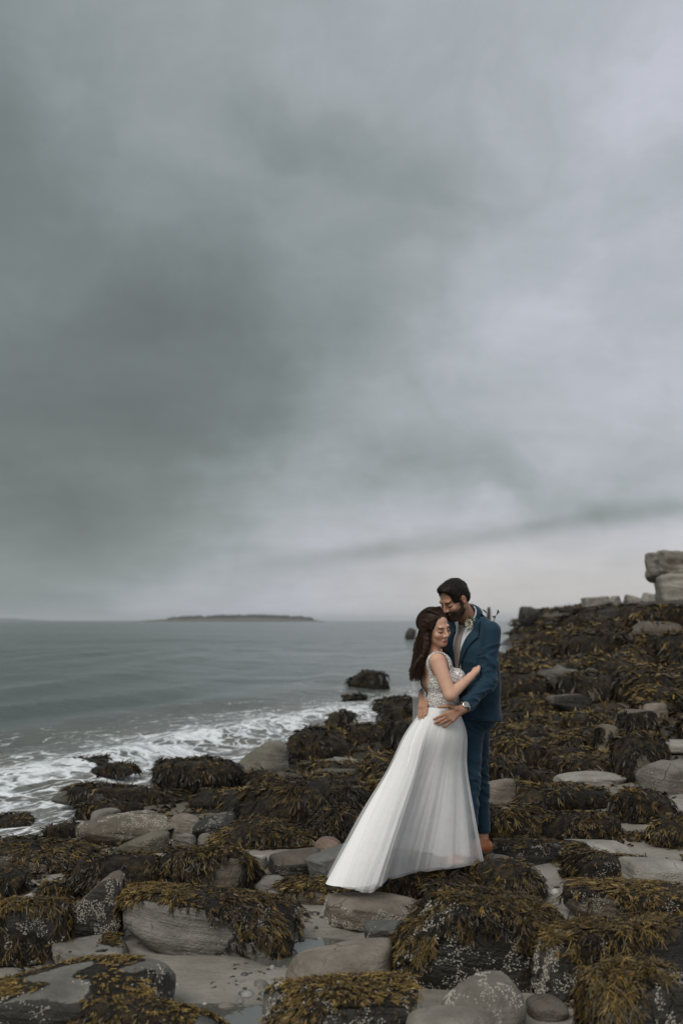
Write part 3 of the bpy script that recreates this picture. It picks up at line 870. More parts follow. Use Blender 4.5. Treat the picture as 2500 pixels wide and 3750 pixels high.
 ('weed-topped rock with a barnacled hollow, right foreground', (1306, 2032, 1640, 2136), BROWN, dict(dr=.5, p=6, weed=W_((0, .1, .7), -.2, .62, 1.2, len=.09), barn=B_((-.2, -1, 0), .5, 500))),
 ('layered pale slab stack at the right edge', (1432, 1970, 1640, 2054), PALE, dict(dr=.6, p=14, rot=(R(4), 0, R(10)), barn=B_((.3, -1, 0), .55, 700, .007), lay=1)),
 ('weed mound left of the layered pale slabs', (1306, 1958, 1500, 2036), BROWN, dict(dr=.6, p=5, weed=W_((0, 0, .5), -.45, .42, 1.1), barn=B_((0, -1, -.1), .6, 300))),
 ('black barnacled slab right of the groom\'s shoe', (1122, 1926, 1295, 1990), (.10, .095, .084), dict(dr=.6, p=7, crust=((0, -.9, -.6), .15), barn=B_((0, -1, -.2), .05, 1300, .007), weed=W_((.6, 0, .5), .45, .45))),
 ('pale flat slab right of the black barnacled slab', (1290, 1926, 1446, 1980), PALE, dict(dr=.7, p=10, rot=(R(6), 0, 0), weed=W_((-.8, -.4, .0), .5, .45))),
 ('matted weed rock behind the black barnacled slab', (1105, 1850, 1250, 1935), BROWN, dict(dr=.7, p=5, weed=W_((0, 0, .5), -.6, .4, 1.1, len=.12))),
 ('weed hummock in front of the sand patch on the right', (1230, 1865, 1415, 1935), BROWN, dict(dr=.6, p=5, weed=W_((0, 0, .5), -.6, .52, 1.1))),
 ('long weed bank behind the hummock on the right', (1175, 1802, 1420, 1868), BROWN, dict(dr=.5, p=5, weed=W_((0, 0, .5), -.6, .36, 1.1))),
 ('pale-capped weed rock right of the long weed bank', (1398, 1812, 1542, 1896), GREY, dict(dr=.7, p=6, weed=W_((.1, -.3, .2), -.15, .4))),
 ('pitted grey slab at the right edge', (1516, 1836, 1640, 1872), PALE, dict(dr=.8, p=11)),
 ('weed heap at the right edge below the pitted slab', (1494, 1868, 1640, 1950), BROWN, dict(dr=.6, p=5, weed=W_((0, 0, .5), -.5, .46))),
 ('squarish boulder with orange lichen at the right edge', (1460, 1742, 1600, 1826), (.17, .158, .14), dict(dr=.8, p=10, rot=(0, 0, R(20)), lichen=((.75, -.5, -.1), .85), barn=B_((-.2, -.9, .3), .3, 600, .006))),
 ('low pale rounded slab behind the long weed bank', (1268, 1772, 1434, 1812), PALE, dict(dr=.6, p=6)),
 ('layered slab leaning just right of the groom\'s legs', (1100, 1786, 1180, 1852), TAN, dict(dr=.9, p=12, rot=(R(-14), 0, R(10)), lay=1)),
 ('pale wet slab gleaming at the right edge', (1522, 1702, 1640, 1734), PALE, dict(dr=.9, p=9)),
 ('weed mound left of the lichen boulder', (1412, 1686, 1532, 1796), BROWN, dict(dr=.8, p=5, weed=W_((0, 0, .5), -.55, .36))),
 ('bare brown-grey boulder on the weedy slope right of the groom', (1252, 1592, 1358, 1642), (.13, .112, .09), dict(dr=.8, p=7, crust=((.5, -.9, 0), .35))),
 ('dark boulder with a pale ridge on the right slope', (1408, 1628, 1504, 1700), BROWN, dict(dr=.8, p=8, weed=W_((0, -.6, -.1), .1, .2))),
 ('golden lichen-tinted boulder on the right slope', (1368, 1662, 1422, 1728), (.16, .135, .095), dict(dr=.9, p=6, weed=W_((-.7, -.3, -.2), .3, .3))),
 ('rounded grey boulder high on the right slope', (1476, 1614, 1536, 1650), TAN, dict(dr=.9, p=6)),
 # ---- stones under and beside the couple
 ('flat weathered slab on which the bride stands', (862, 1990, 1122, 2066), (.165, .155, .135), dict(dr=.9, p=10, top=-.005, crust=((0, -1, -.5), .3), barn=B_((.8, -.8, .1), .7, 700, .007), weed=W_((.35, -.9, .2), .45, .48, 1.2, len=.1), sub=5)),
 ('flat dark slab on which the groom stands', (1010, 1930, 1170, 2000), (.12, .112, .098), dict(dr=.9, p=10, top=-.004, yc=6.78, weed=W_((.9, -.2, .1), .5, .4))),
  ('low flat stone beneath the train of the dress', (745, 1985, 890, 2060), (.16, .155, .14), dict(dr=1.3, p=9, top=-.006)),
 ('small golden-weeded stone in front of the tip of the train', (768, 2042, 884, 2084), BROWN, dict(dr=.5, p=5, weed=W_((0, 0, .6), -.5, .60, 1.3, len=.10))),
 ('weed-bearded stone below the bride\'s slab', (960, 2010, 1120, 2075), BROWN, dict(dr=.5, p=5, weed=W_((0, -.3, .4), -.5, .42, 1.3, len=.12))),
 ('weed-covered stone at the right foot of the slabs', (1095, 1975, 1240, 2075), BROWN, dict(dr=.8, p=5, weed=W_((0, 0, .5), -.5, .5, 1.1))),
 ('rust-brown stone behind the weed-maned boulder', (940, 2062, 1015, 2120), (.16, .10, .062), dict(dr=.9, p=6)),
 # ---- rocks standing in the sea
 ('black square rock in the water left of the bride', (798, 1540, 888, 1580), BLACK, dict(dr=.8, p=9, extra=[((-.8, 0, .7), .7)], weed=W_((0, 0, .5), -.3, .1))),
 ('low weed rock awash left of the bride\'s waist', (786, 1596, 844, 1614), BROWN, dict(dr=.8, p=5, weed=W_((0, 0, .4), -.6, .15))),
 ('flat weed-topped rock in the foam beside the bride', (854, 1600, 962, 1632), BROWN, dict(dr=.7, p=6, weed=W_((0, 0, .4), -.6, .18))),
 ('bulky weed rock in the foam just below the flat one', (872, 1622, 972, 1660), BROWN, dict(dr=.7, p=6, weed=W_((0, 0, .4), -.6, .18))),
 ('small double-humped rock in the foam', (750, 1633, 814, 1664), BROWN, dict(dr=.8, p=5, weed=W_((0, 0, .4), -.6, .16))),
 ('low weed islet in the foam, farther of two on the left', (148, 1738, 248, 1770), BROWN, dict(dr=.8, p=5, weed=W_((0, 0, .4), -.7, .18))),
 ('low weed islet in the foam, nearer of two on the left', (212, 1754, 314, 1784), BROWN, dict(dr=.7, p=5, weed=W_((0, 0, .4), -.7, .18))),
 ('small dark rock in the sea behind the bride\'s head', (930, 1443, 956, 1468), BLACK, dict(dr=.9, p=3, extra=[((-.7, 0, .7), .7)])),
]
for k, (lab, box, tint, o) in enumerate(NEAR):
    x0, y0, x1, y1 = box
    sea_rock = 'foam' in lab and y1 < 1800 or 'in the sea' in lab or 'in the water' in lab or 'awash' in lab
    c, dm = from_box(x0, y0, x1, y1, o.get('dr', .8), base=SEA_Z if sea_rock else None)
    BOXES.append((c[1], box))
    if 'top' in o:
        zt = o['top']; zb = zt - .30
        c[2] = (zt + zb) / 2; dm[2] = .15
        if 'yc' in o:
            c[1] = o['yc']
    aspect = dm / max(dm)
    rk = Rock(c, dm, 40 + k, aspect=aspect, rot=o.get('rot', (0, 0, R((k * 37) % 30 - 15))), p=o.get('p', 8) * (1.0 if o.get('weed') and o['weed']['thr'] < -.3 else 1.5), planes=o.get('planes', 10), extra=o.get('extra', ()), bump=.07 if o.get('weed') and o['weed']['thr'] < -.3 else .045)
    sub = o.get('sub', 5) if y1 > 1860 and not (o.get('weed') and o['weed']['thr'] < -.3 and not o.get('barn')) else 4
    make_rock('rock', lab, rk, tint, sub=sub, weed=o.get('weed'), barn=o.get('barn'), crust=o.get('crust'), lichen=o.get('lichen'), seed=k)

# ---- pale blocks on the skyline
def block(lab, box, Yd, tint, rot, p=16, extra=(), dr=.9, sub=5, crust=None, planes=3):
    x0, y0, x1, y1 = box
    a = at_y(x0, y1, Yd); b = at_y(x1, y0, Yd)
    w = (b[0] - a[0]) / 2; h = (b[2] - a[2]) / 2
    c = (a + b) / 2
    dm = np.array([w, w * dr, h])
    rk = Rock(c, dm, 900 + int(x0), aspect=dm / dm.max(), rot=rot, p=p, planes=planes, extra=extra, bump=.03)
    return make_rock('boulder', lab, rk, tint, 'boulder', sub=sub, crust=crust, seed=int(x0))
block('topmost pale block of the crag at the right edge', (1493, 1268, 1600, 1342), 21, (.27, .255, .22), (R(2), 0, R(12)), extra=[((-.8, -.2, -.75), 1.0)], p=26, dr=1.1)
block('upper right pale block of the crag cut off by the right edge', (1538, 1264, 1690, 1350), 21.4, (.29, .272, .235), (R(-5), 0, R(-10)), p=18, dr=.8)
block('lower pale block carrying the crag at the right edge', (1502, 1314, 1680, 1388), 20.7, (.31, .29, .255), (R(-4), 0, R(-12)), p=14)
block('dark ledge at the foot of the crag', (1470, 1368, 1680, 1440), 20.4, (.06, .053, .042), (R(-6), 0, R(8)), p=12)
block('squat pale block on the skyline, leftmost of the row', (1334, 1370, 1394, 1396), 29, (.30, .285, .255), (R(-4), 0, R(8)))
block('leaning wedge block beside the squat block on the skyline', (1393, 1368, 1426, 1396), 29, (.26, .245, .215), (R(-22), 0, R(30)))
block('notched pale block in the middle of the skyline row', (1434, 1366, 1474, 1396), 27, (.29, .275, .245), (R(14), 0, R(-12)))
block('pointed pale block on the skyline next to the crag', (1472, 1360, 1512, 1394), 25, (.33, .315, .285), (R(24), 0, R(10)))
block('blunt dark outcrop on the far ridge behind the groom\'s shoulder', (1192, 1393, 1236, 1440), 60, (.05, .044, .034), (R(5), 0, R(12)), dr=1.2, p=5, planes=8)
block('slim dark pinnacle on the far end of the ridge', (1119, 1394, 1126, 1480), 80, (.05, .05, .045), (0, 0, R(12)), dr=1.0, p=5)

# ---- the rest of the weedy rocks, strewn over the shore
rg = np.random.default_rng(77)
ZONES = [  # label, group, y range, lateral range (x/y), size range, count, gold, slab-like
 ('small stone', 'small stones in the near gaps', (3.9, 8.0), (-.36, .52), (.07, .16), 42, .45, 0),
 ('shore rock', 'rocks on the shore behind the couple', (7.6, 13), (-.22, .52), (.18, .42), 84, .48, 0),
 ('slope rock', 'rocks on the right slope', (12, 21), (-.02, .40), (.3, .8), 80, .42, 0),
 ('far ridge rock', 'ledge rocks on the far ridge', (20, 84), (.15, .40), (.45, 1.15), 100, .34, 1),
 ('headland rock', 'ledge rocks on the headland', (40, 86), (.157, .26), (.7, 1.5), 34, .34, 1),
]
LEVELS = [(1400, 'head'), (1460, 'shoulder'), (1540, 'chest'), (1600, 'elbow'), (1660, 'waist'), (1760, 'thigh'), (1840, 'knee'), (1920, 'shin'), (3000, 'feet')]
def where(look, lab, x, y, ztop):
    xd = (x / y * FPX + 1250) / 1.5944; yd = 1425 - (ztop - CAM_H) / y * FPX / 1.5944 + 12
    if lab.startswith('small'):
        k_ = min(range(len(NEAR)), key=lambda i: (BOXES[i][0] - y) ** 2 + (ROCKS[i][0] - x) ** 2)
        dx_ = x - ROCKS[k_][0]
        rel = ('right of' if dx_ > 0 else 'left of') if abs(dx_) > abs(y - BOXES[k_][0]) else ('behind' if y > BOXES[k_][0] else 'in front of')
        return (look + ' small stone ' + rel + ' the ' + ' '.join(NEAR[k_][0].split()[:8])).rstrip(' ,')
    lv = next(n_ for t_, n_ in LEVELS if yd < t_)
    if xd > 1110:
        fr = (xd - 1130) / (1568 - 1130)
        side = next(w_ for t_, w_ in ((.12, 'close to the groom'), (.3, 'a short way right of the groom'), (.5, 'nearly halfway from groom to right edge'), (.7, 'just past halfway from groom to right edge'), (.88, 'near the right edge'), (9, 'at the right edge')) if fr < t_)
        return look + ' ' + lab + ' at ' + lv + ' level, ' + side
    fr = (950 - xd) / 950
    side = next(w_ for t_, w_ in ((.0, 'directly behind the couple'), (.18, 'just left of the dress'), (.4, 'some way left of the dress'), (.7, 'midway to the left edge'), (9, 'near the left edge')) if fr < t_)
    return look + ' ' + lab + ' at ' + lv + ' level, ' + side
FAR = []
kk = 0
for lab, grp, (ya, yb), (la, lb), (sa, sb), cnt, gold, slab in ZONES:
    made = 0; tries = 0
    while made < cnt and tries < 12000:
        tries += 1
        y = ya * (yb / ya) ** rg.random(); x = y * rg.uniform(la, lb)
        s0 = rg.uniform(sa, sb)
        if x - float(shore_x(y)) < (s0 * .9 if y < 12 else s0 * .6 if y < 19 else s0 * 1.3 if y < 44 else .3): continue
        if ya < 5 and abs(x - .45) < .75 and 5.3 < y < 7.1: continue
        if ya < 5 and abs(x + .35) < .75 and y < 5.7: continue
        if any(((x - a) / (c_ * .85 + s0 * .55)) ** 2 + ((y - b) / (d_ * .85 + s0 * .55)) ** 2 < 1 for a, b, c_, d_ in ROCKS): continue
        g = float(ground_z(np.array([x]), np.array([y]))[0])
        asp = np.array([rg.uniform(.8, 1.5) * (1.35 if slab else 1), rg.uniform(.7, 1.2), rg.uniform(.4, .75) * (.55 if slab else 1)])
        if y > 9 and x - float(shore_x(y)) < 2.0: s0 = min(s0, .34)
        dm = s0 * asp
        hid = False
        xd0, xd1 = [((x + k_ * dm[0]) / y * FPX + 1250) / 1.5944 for k_ in (-1, 1)]
        yd0 = 1425 - (g + dm[2] * 1.2 - CAM_H) / y * FPX / 1.5944
        for yc_, (bx0, by0, bx1, by1) in BOXES:
            if y < yc_ and xd1 > bx0 and xd0 < bx1 and yd0 < by1 - .22 * (by1 - by0): hid = True; break
        if hid: continue
        head = float(sky_cap(x, y)) - .02 - g
        if y > 9 and head < .1: continue
        if y > 9: dm[2] = min(dm[2], head / 1.35)
        bare = rg.random() < (.13 if not slab else .25)
        tint = [BROWN, GREY, TAN, OLIVE, PALE][rg.integers(5)] if bare else BROWN
        if bare and y > 9: tint_ = tuple(np.array(tint) * .66)
        else: tint_ = None
        if slab: tint = tuple(np.array(BROWN if rg.random() < .75 else TAN) * rg.uniform(.3, .9)); bare = True
        rk = Rock((x, y, g + dm[2] * .35), dm, 2000 + kk, aspect=asp, rot=(R(rg.uniform(-14, 14) if not slab else rg.uniform(-24, -6)), R(rg.uniform(-8, 8)), R(rg.uniform(-40, 40))), p=rg.uniform(9, 18) if (bare or slab) else rg.uniform(4, 6), bump=.07)
        wd = W_((rg.uniform(-.4, .4), rg.uniform(-.3, .3), .5), (-.5 if not bare else .5) if not slab else rg.uniform(-.1, .6), gold + rg.uniform(-.12, .22), .8 if slab else 1.0, len=.11)
        look = 'weed-covered' if not bare else {BROWN: 'half-bare brown', GREY: 'half-bare grey', TAN: 'half-bare tan', OLIVE: 'half-bare olive', PALE: 'half-bare pale'}.get(tint, 'dark')
        make_rock('rock', where(look, lab, x, y, g + dm[2] * 1.2), rk, tint if slab or not tint_ else tint_, 'rock', group=grp, sub=4 if y < 14 else 3, weed=wd, seed=3000 + kk, crust=((0, -.8, -.4), .3) if slab else None)
        if slab: FAR.append(bpy.data.objects[-1] if False else LAST[0])
        kk += 1; made += 1

# the far ledges are past counting: they read as one broken mass
def gather(objs, name, mat, attr_names, col=None):
    V_, F_, A_, C_ = [], [], {k: [] for k in attr_names}, []
    base = 0
    for o in objs:
        me = o.data; nv = len(me.vertices); nl = len(me.loops); k = nl // len(me.polygons)
        co = np.empty(nv * 3, np.float32); me.vertices.foreach_get('co', co)
        li = np.empty(nl, np.int32); me.loops.foreach_get('vertex_index', li)
        co = co.reshape(-1, 3) + (np.array(o.location) if o.parent is None else 0)
        V_.append(co); F_.append(li.reshape(-1, k) + base); base += nv
        for a in attr_names:
            q_ = np.empty(nv, np.float32); me.attributes[a].data.foreach_get('value', q_); A_[a].append(q_)
        if col:
            q_ = np.empty(nv * 4, np.float32); me.attributes[col].data.foreach_get('color', q_); C_.append(q_.reshape(-1, 4)[:, :3])
    me = mesh_np(name, np.concatenate(V_), np.concatenate(F_), smooth_=col is None, attrs={a: np.concatenate(A_[a]) for a in attr_names}, cols={col: np.concatenate(C_)} if col else None)
    return me
wk = [c_ for o in FAR for c_ in o.children]
me1 = gather(FAR, 'ridge_ledges', MROCK, ['weed', 'crust', 'lichen'])
ro = link('ridge_ledges', me1, MROCK); ro.color = (.075, .064, .048, 1)
tag(ro, 'dark broken ledges of the far ridge running out to the headland', 'rocks', kind='stuff')
me2 = gather(wk, 'seaweed', MWEED, [], 'Col')
wo = link('seaweed', me2, MWEED, parent=ro); wo['kind'] = 'stuff'
for o in wk + FAR:
    bpy.data.objects.remove(o, do_unlink=True)

# ---- weed carpet between the rocks
def carpet(name, label, y0, y1, n_, gold, ln, seed, near=False):
    rg = np.random.default_rng(seed)
    y = y0 * (y1 / y0) ** rg.random(n_ * 3); x = y * rg.uniform(-.40, .44, n_ * 3)
    s = x - shore_x(y)
    m_ = fbm2(x, y, 1.1, 4, 31.0)
    ok = (s > .05) & (m_ > (.12 if near else -.25))
    if near:
        ok &= ~((np.abs(x + .5) < .9) & (y < 5.75)) & ~((np.abs(x - .5) < .7) & (y > 5.6) & (y < 6.9))
    x, y = x[ok][:n_], y[ok][:n_]
    e = .03
    z = ground_z(x, y)
    nx = -(ground_z(x + e, y) - z) / e; ny = -(ground_z(x, y + e) - z) / e
    nr = np.stack([nx, ny, np.ones_like(x)], -1); nr /= np.linalg.norm(nr, axis=1)[:, None]
    def push(q, off):
        q = q.copy(); q[:, 2] = np.maximum(q[:, 2], ground_z(q[:, 0], q[:, 1]) + .004 + off * .8); return q
    me = frond_mesh(name, np.stack([x, y, z + .004], -1), nr, y, push, rg, ln * .75, .0115, 4, lift=.5, gold=np.full(len(x), gold))
    NTRI[0] += len(me.polygons) * 2
    tag(link(name, me, MWEED), label, 'seaweed', kind='stuff')
carpet('seaweed_carpet', 'matted brown rockweed lying between the near rocks', 4.0, 8.4, 2200, .45, .075, 5, True)
carpet('seaweed_carpet', 'dark rockweed carpet over the shore behind the couple', 8.0, 20, 4200, .3, .10, 6)
# ---- pebbles, shell grit and scraps of weed on the sand
rg = np.random.default_rng(91)
vv, ff, cc = [], [], []
tries = 0
while len(ff) < 520 and tries < 9000:
    tries += 1
    y = rg.uniform(4.0, 7.6); x = y * rg.uniform(-.36, .38)
    if any(((x - a) / (c_ * .95)) ** 2 + ((y - b) / (d_ * .95)) ** 2 < 1 for a, b, c_, d_ in ROCKS): continue
    if rg.random() > .25 + .9 * (fbm2(np.array([x]), np.array([y]), 2.2, 3, 50.0)[0] > .1): continue
    sz = rg.uniform(.006, .02) if rg.random() < .85 else rg.uniform(.02, .045)
    a = rg.uniform(0, 6.28); ca, sa = math.cos(a), math.sin(a)
    b_ = ico * (sz * rg.uniform(.8, 1.4), sz, sz * rg.uniform(.4, .8)) * (1 + .15 * rg.normal(size=(13, 1)))
    b_ = np.stack([b_[:, 0] * ca - b_[:, 1] * sa, b_[:, 0] * sa + b_[:, 1] * ca, b_[:, 2]], -1)
    vv.append(b_ + (x, y, float(ground_z(x, y)) + sz * .15)); ff.append(icof + 13 * len(ff))
    cc.append(np.tile(np.array([GREY, BROWN, TAN, SLATE, PALE, BLACK][rg.integers(6)]) * rg.uniform(.5, 1.3), (13, 1)))
me = mesh_np('pebbles', np.concatenate(vv), np.concatenate(ff), cols={'Col': np.concatenate(cc)})
M, n, p, out = material('pebble'); n.put(p.inputs['Base Color'], n.attr('Col', 'Color')); p.inputs['Roughness'].default_value = .6
tag(link('pebbles', me, M), 'small pebbles and grit strewn over the sand', 'pebbles', kind='stuff')
def scraps():
    rg = np.random.default_rng(17)
    y = rg.uniform(4.1, 7.4, 900); x = y * rg.uniform(-.36, .38, 900)
    ok = fbm2(x, y, 2.6, 3, 61.0) > .22
    x, y = x[ok], y[ok]; z = ground_z(x, y)
    def push(q, off):
        q = q.copy(); q[:, 2] = np.maximum(q[:, 2], ground_z(q[:, 0], q[:, 1]) + .003); return q
    me = frond_mesh('weed_scraps', np.stack([x, y, z + .003], -1), np.tile([0, 0, 1.0], (len(x), 1)), y, push, rg, .035, .006, 3, lift=.15, gold=np.full(len(x), .34))
    tag(link('weed_scraps', me, MWEED), 'torn scraps of brown weed lying on the sand', 'seaweed', kind='stuff')
scraps()

# ================================================================== people
def zp(zx, zy, Yd):      # landmark read off the enlarged couple, at depth Yd
    return at_y((1350 + .38265 * zx) / 1.5944, (2080 + .38265 * zy) / 1.5944, Yd)
def z2(zx, zy, Yd):      # landmark read off the enlarged skirt and legs
    return at_y((1150 + .5102 * zx) / 1.5944, (2550 + .5102 * zy) / 1.5944, Yd)
V3 = lambda *a: np.array(a, float)
def unit(v):
    return np.asarray(v, float) / np.linalg.norm(v)

class Field:
    """distance field on a rectilinear grid: soft unions of limbs, meshed as one skin"""
    def __init__(s, xs, ys, zs):
        s.ax = [np.asarray(q, np.float32) for q in (xs, ys, zs)]
        s.F = np.full([len(q) for q in s.ax], 1.0, np.float32)
    def _win(s, lo, hi):
        sl = []
        for q, a, b in zip(s.ax, lo, hi):
            i = max(0, int(np.searchsorted(q, a)) - 1); j = min(len(q), int(np.searchsorted(q, b)) + 1)
            if j <= i: return None, None
            sl.append(slice(i, j))
        g = np.stack(np.meshgrid(*[q[w] for q, w in zip(s.ax, sl)], indexing='ij'), -1)
        return tuple(sl), g
    def _mix(s, sl, d, k, sub=False):
        a = s.F[sl]
        if sub:
            d = -d; h = np.maximum(k - np.abs(a - d), 0) / k
            s.F[sl] = np.maximum(a, d) + h * h * k * .25
        else:
            h = np.maximum(k - np.abs(a - d), 0) / k
            s.F[sl] = np.minimum(a, d) - h * h * k * .25
    def cone(s, a, b, ra, rb, k=.01, sub=False, m=.03):
        a = np.asarray(a, float); b = np.asarray(b, float); R_ = max(ra, rb) + k + m
        sl, g = s._win(np.minimum(a, b) - R_, np.maximum(a, b) + R_)
        if sl is None: return
        ab = (b - a).astype(np.float32); q = g - a.astype(np.float32)
        t = np.clip((q @ ab) / max(float(ab @ ab), 1e-9), 0, 1)
        d = np.linalg.norm(q - t[..., None] * ab, axis=-1) - (ra + (rb - ra) * t)
        s._mix(sl, d, k, sub)
    def chain(s, pts, rs, k=.01):
        for i in range(len(pts) - 1):
            s.cone(pts[i], pts[i + 1], rs[i], rs[i + 1], k)
    def ell(s, c, r, Rm=None, k=.01, sub=False, m=.03):
        c = np.asarray(c, float); r = np.asarray(r, float); R_ = r.max() + k + m
        sl, g = s._win(c - R_, c + R_)
        if sl is None: return
        q = g - c.astype(np.float32)
        if Rm is not None: q = q @ np.asarray(Rm, np.float32)
        k0 = np.linalg.norm(q / r.astype(np.float32), axis=-1); k1 = np.linalg.norm(q / (r * r).astype(np.float32), axis=-1) + 1e-6
        s._mix(sl, k0 * (k0 - 1) / k1, k, sub)
    def cut(s, fn):
        g = np.stack(np.meshgrid(*s.ax, indexing='ij'), -1)
        s.F = np.maximum(s.F, fn(g).astype(np.float32))
    def sample(s, p):
        idx = []; fr = []
        for k in range(3):
            q = s.ax[k]; x = np.clip(p[:, k], q[0], q[-1] - 1e-5)
            i = np.clip(np.searchsorted(q, x, 'right') - 1, 0, len(q) - 2)
            idx.append(i); fr.append((x - q[i]) / (q[i + 1] - q[i]))
        r = 0
        for a in (0, 1):
            for b in (0, 1):
                for c in (0, 1):
                    w = (fr[0] if a else 1 - fr[0]) * (fr[1] if b else 1 - fr[1]) * (fr[2] if c else 1 - fr[2])
                    r = r + w * s.F[idx[0] + a, idx[1] + b, idx[2] + c]
        return r
    def project(s, p, dr, off=0.0, steps=60, far=.5):
        """march from p along dr to the skin + off"""
        p = np.array(p, float); dr = np.asarray(dr, float)
        for _ in range(steps):
            d_ = np.clip(s.sample(p) - off, -.02, .02)
            p = p + dr * d_[:, None] * .8
        return p
    def mesh(s, off=0.0):
        F = s.F - off
        ins = F < 0
        xs, ys, zs = s.ax
        sh = [n_ - 1 for n_ in F.shape]
        cnt = np.zeros(sh, np.int8)
        for a in (0, 1):
            for b in (0, 1):
                for c in (0, 1):
                    cnt += ins[a:a + sh[0], b:b + sh[1], c:c + sh[2]]
        act = (cnt > 0) & (cnt < 8)
        I = np.argwhere(act)
        vid = np.full(sh, -1, np.int64); vid[act] = np.arange(len(I))
        acc = np.zeros((len(I), 3)); nn = np.zeros(len(I))
        cor = [(a, b, c) for a in (0, 1) for b in (0, 1) for c in (0, 1)]
        fv = {q: F[I[:, 0] + q[0], I[:, 1] + q[1], I[:, 2] + q[2]] for q in cor}
        pv = {q: np.stack([xs[I[:, 0] + q[0]], ys[I[:, 1] + q[1]], zs[I[:, 2] + q[2]]], -1) for q in cor}
        for q in cor:
            for ax_ in range(3):
                if q[ax_]: continue
                w = list(q); w[ax_] = 1; w = tuple(w)
                e = (fv[q] < 0) != (fv[w] < 0)
                t = np.where(e, fv[q] / (fv[q] - fv[w] + 1e-12), 0)
                acc += np.where(e[:, None], pv[q] + t[:, None] * (pv[w] - pv[q]), 0); nn += e
        v = acc / nn[:, None]
        faces = []
        for ax_ in range(3):
            o = [0, 1, 2]; b, c = [k for k in o if k != ax_]
            s0 = [slice(None)] * 3; s1 = [slice(None)] * 3
            s0[ax_] = slice(0, -1); s1[ax_] = slice(1, None)
            for k in (b, c):
                s0[k] = slice(1, -1); s1[k] = slice(1, -1)
            A = ins[tuple(s0)]; B = ins[tuple(s1)]
            E = np.argwhere(A != B)
            if not len(E): continue
            flip = A[tuple(E.T)]
            base = E.copy(); base[:, b] += 1; base[:, c] += 1
            def vv(db, dc):
                q = base.copy(); q[:, b] -= db; q[:, c] -= dc
                return vid[tuple(q.T)]
            f = np.stack([vv(1, 1), vv(0, 1), vv(0, 0), vv(1, 0)], -1)
            fl = flip if ax_ != 1 else ~flip
            f[~fl] = f[~fl][:, ::-1]
            faces.append(f)
        f = np.concatenate(faces)
        return v, f[(f >= 0).all(1)]

def vnormals(v, f):
    fn = np.cross(v[f[:, 2]] - v[f[:, 0]], v[f[:, 3]] - v[f[:, 1]])
    vn = np.zeros_like(v)
    for k in range(4):
        np.add.at(vn, f[:, k], fn)
    return vn / (np.linalg.norm(vn, axis=1)[:, None] + 1e-12)
def relax(v, f, it=2, lam=.5):
    for _ in range(it):
        acc = np.zeros_like(v); c = np.zeros(len(v))
        for k in range(4):
            a, b = f[:, k], f[:, (k + 1) % 4]
            np.add.at(acc, a, v[b]); np.add.at(c, a, 1); np.add.at(acc, b, v[a]); np.add.at(c, b, 1)
        v = v * (1 - lam) + lam * acc / np.maximum(c, 1)[:, None]
    return v
def prune(v, f, keep):
    f = f[keep]; u, inv = np.unique(f.ravel(), return_inverse=True)
    return v[u], inv.reshape(-1, 4), u

def frame(fwd, up=(0, 0, 1), roll=0.0):
    f_ = unit(fwd); s_ = unit(np.cross(up, f_)); u_ = np.cross(f_, s_)
    c, q = math.cos(roll), math.sin(roll)
    s2, u2 = s_ * c + u_ * q, u_ * c - s_ * q
    return np.stack([f_, s2, u2], 1)      # columns: forward, left, up

def head_prims(F, O, Rm, k=1.0, male=True):
    w = lambda f_, s_, u_: O + Rm @ (V3(f_, s_, u_) * k)
    F.ell(w(-.017, 0, .034), V3(.098, .076, .086) * k, Rm, .01)
    F.ell(w(.022, 0, -.042 if male else -.038), V3(.068, .058 if male else .061, .072 if male else .068) * k, Rm, .03)
    for s_ in (-1, 1):
        F.cone(w(-.005, .05 * s_, -.052), w(.058, .018 * s_, -.096 if male else -.088), .019 * k, .017 * k, .025)
        F.ell(w(.066, .041 * s_, -.03), V3(.018, .021, .018) * k, Rm, .02)
    F.ell(w(.07, 0, -.098 if male else -.092), V3(.02, .023, .018) * k, Rm, .02)
    for s_ in (-1, 1):
        F.ell(w(.1, .031 * s_, -.001), V3(.016, .019, .0135) * k, Rm, .014, sub=True)
    br_ = .0125 if male else .0095
    F.cone(w(.078, -.035, .023), w(.078, .035, .023), br_ * k, br_ * k, .014)
    for s_ in (-1, 1):
        F.ell(w(.0755, .0315 * s_, -.003), V3(.0125, .0155, .0125) * k, Rm, .004)      # closed lids
    F.cone(w(.087, 0, .012), w(.107, 0, -.031), .0065 * k, .0105 * k, .012)
    for s_ in (-1, 1):
        F.ell(w(.094, .011 * s_, -.037), V3(.011, .0085, .008) * k, Rm, .008)
    F.cone(w(.083, -.017, -.067), w(.083, .017, -.067), .006 * k, .006 * k, .008)
    F.ell(w(.088, 0, -.0655), V3(.008, .017, .0055) * k, Rm, .006)
    F.ell(w(.086, 0, -.0785), V3(.009, .017, .0065) * k, Rm, .006)
    for s_ in (-1, 1):
        F.ell(w(-.014, .079 * s_, -.008), V3(.019, .008, .032) * k, Rm, .006)
        F.ell(w(-.008, .087 * s_, -.004), V3(.009, .006, .017) * k, Rm, .006, sub=True)

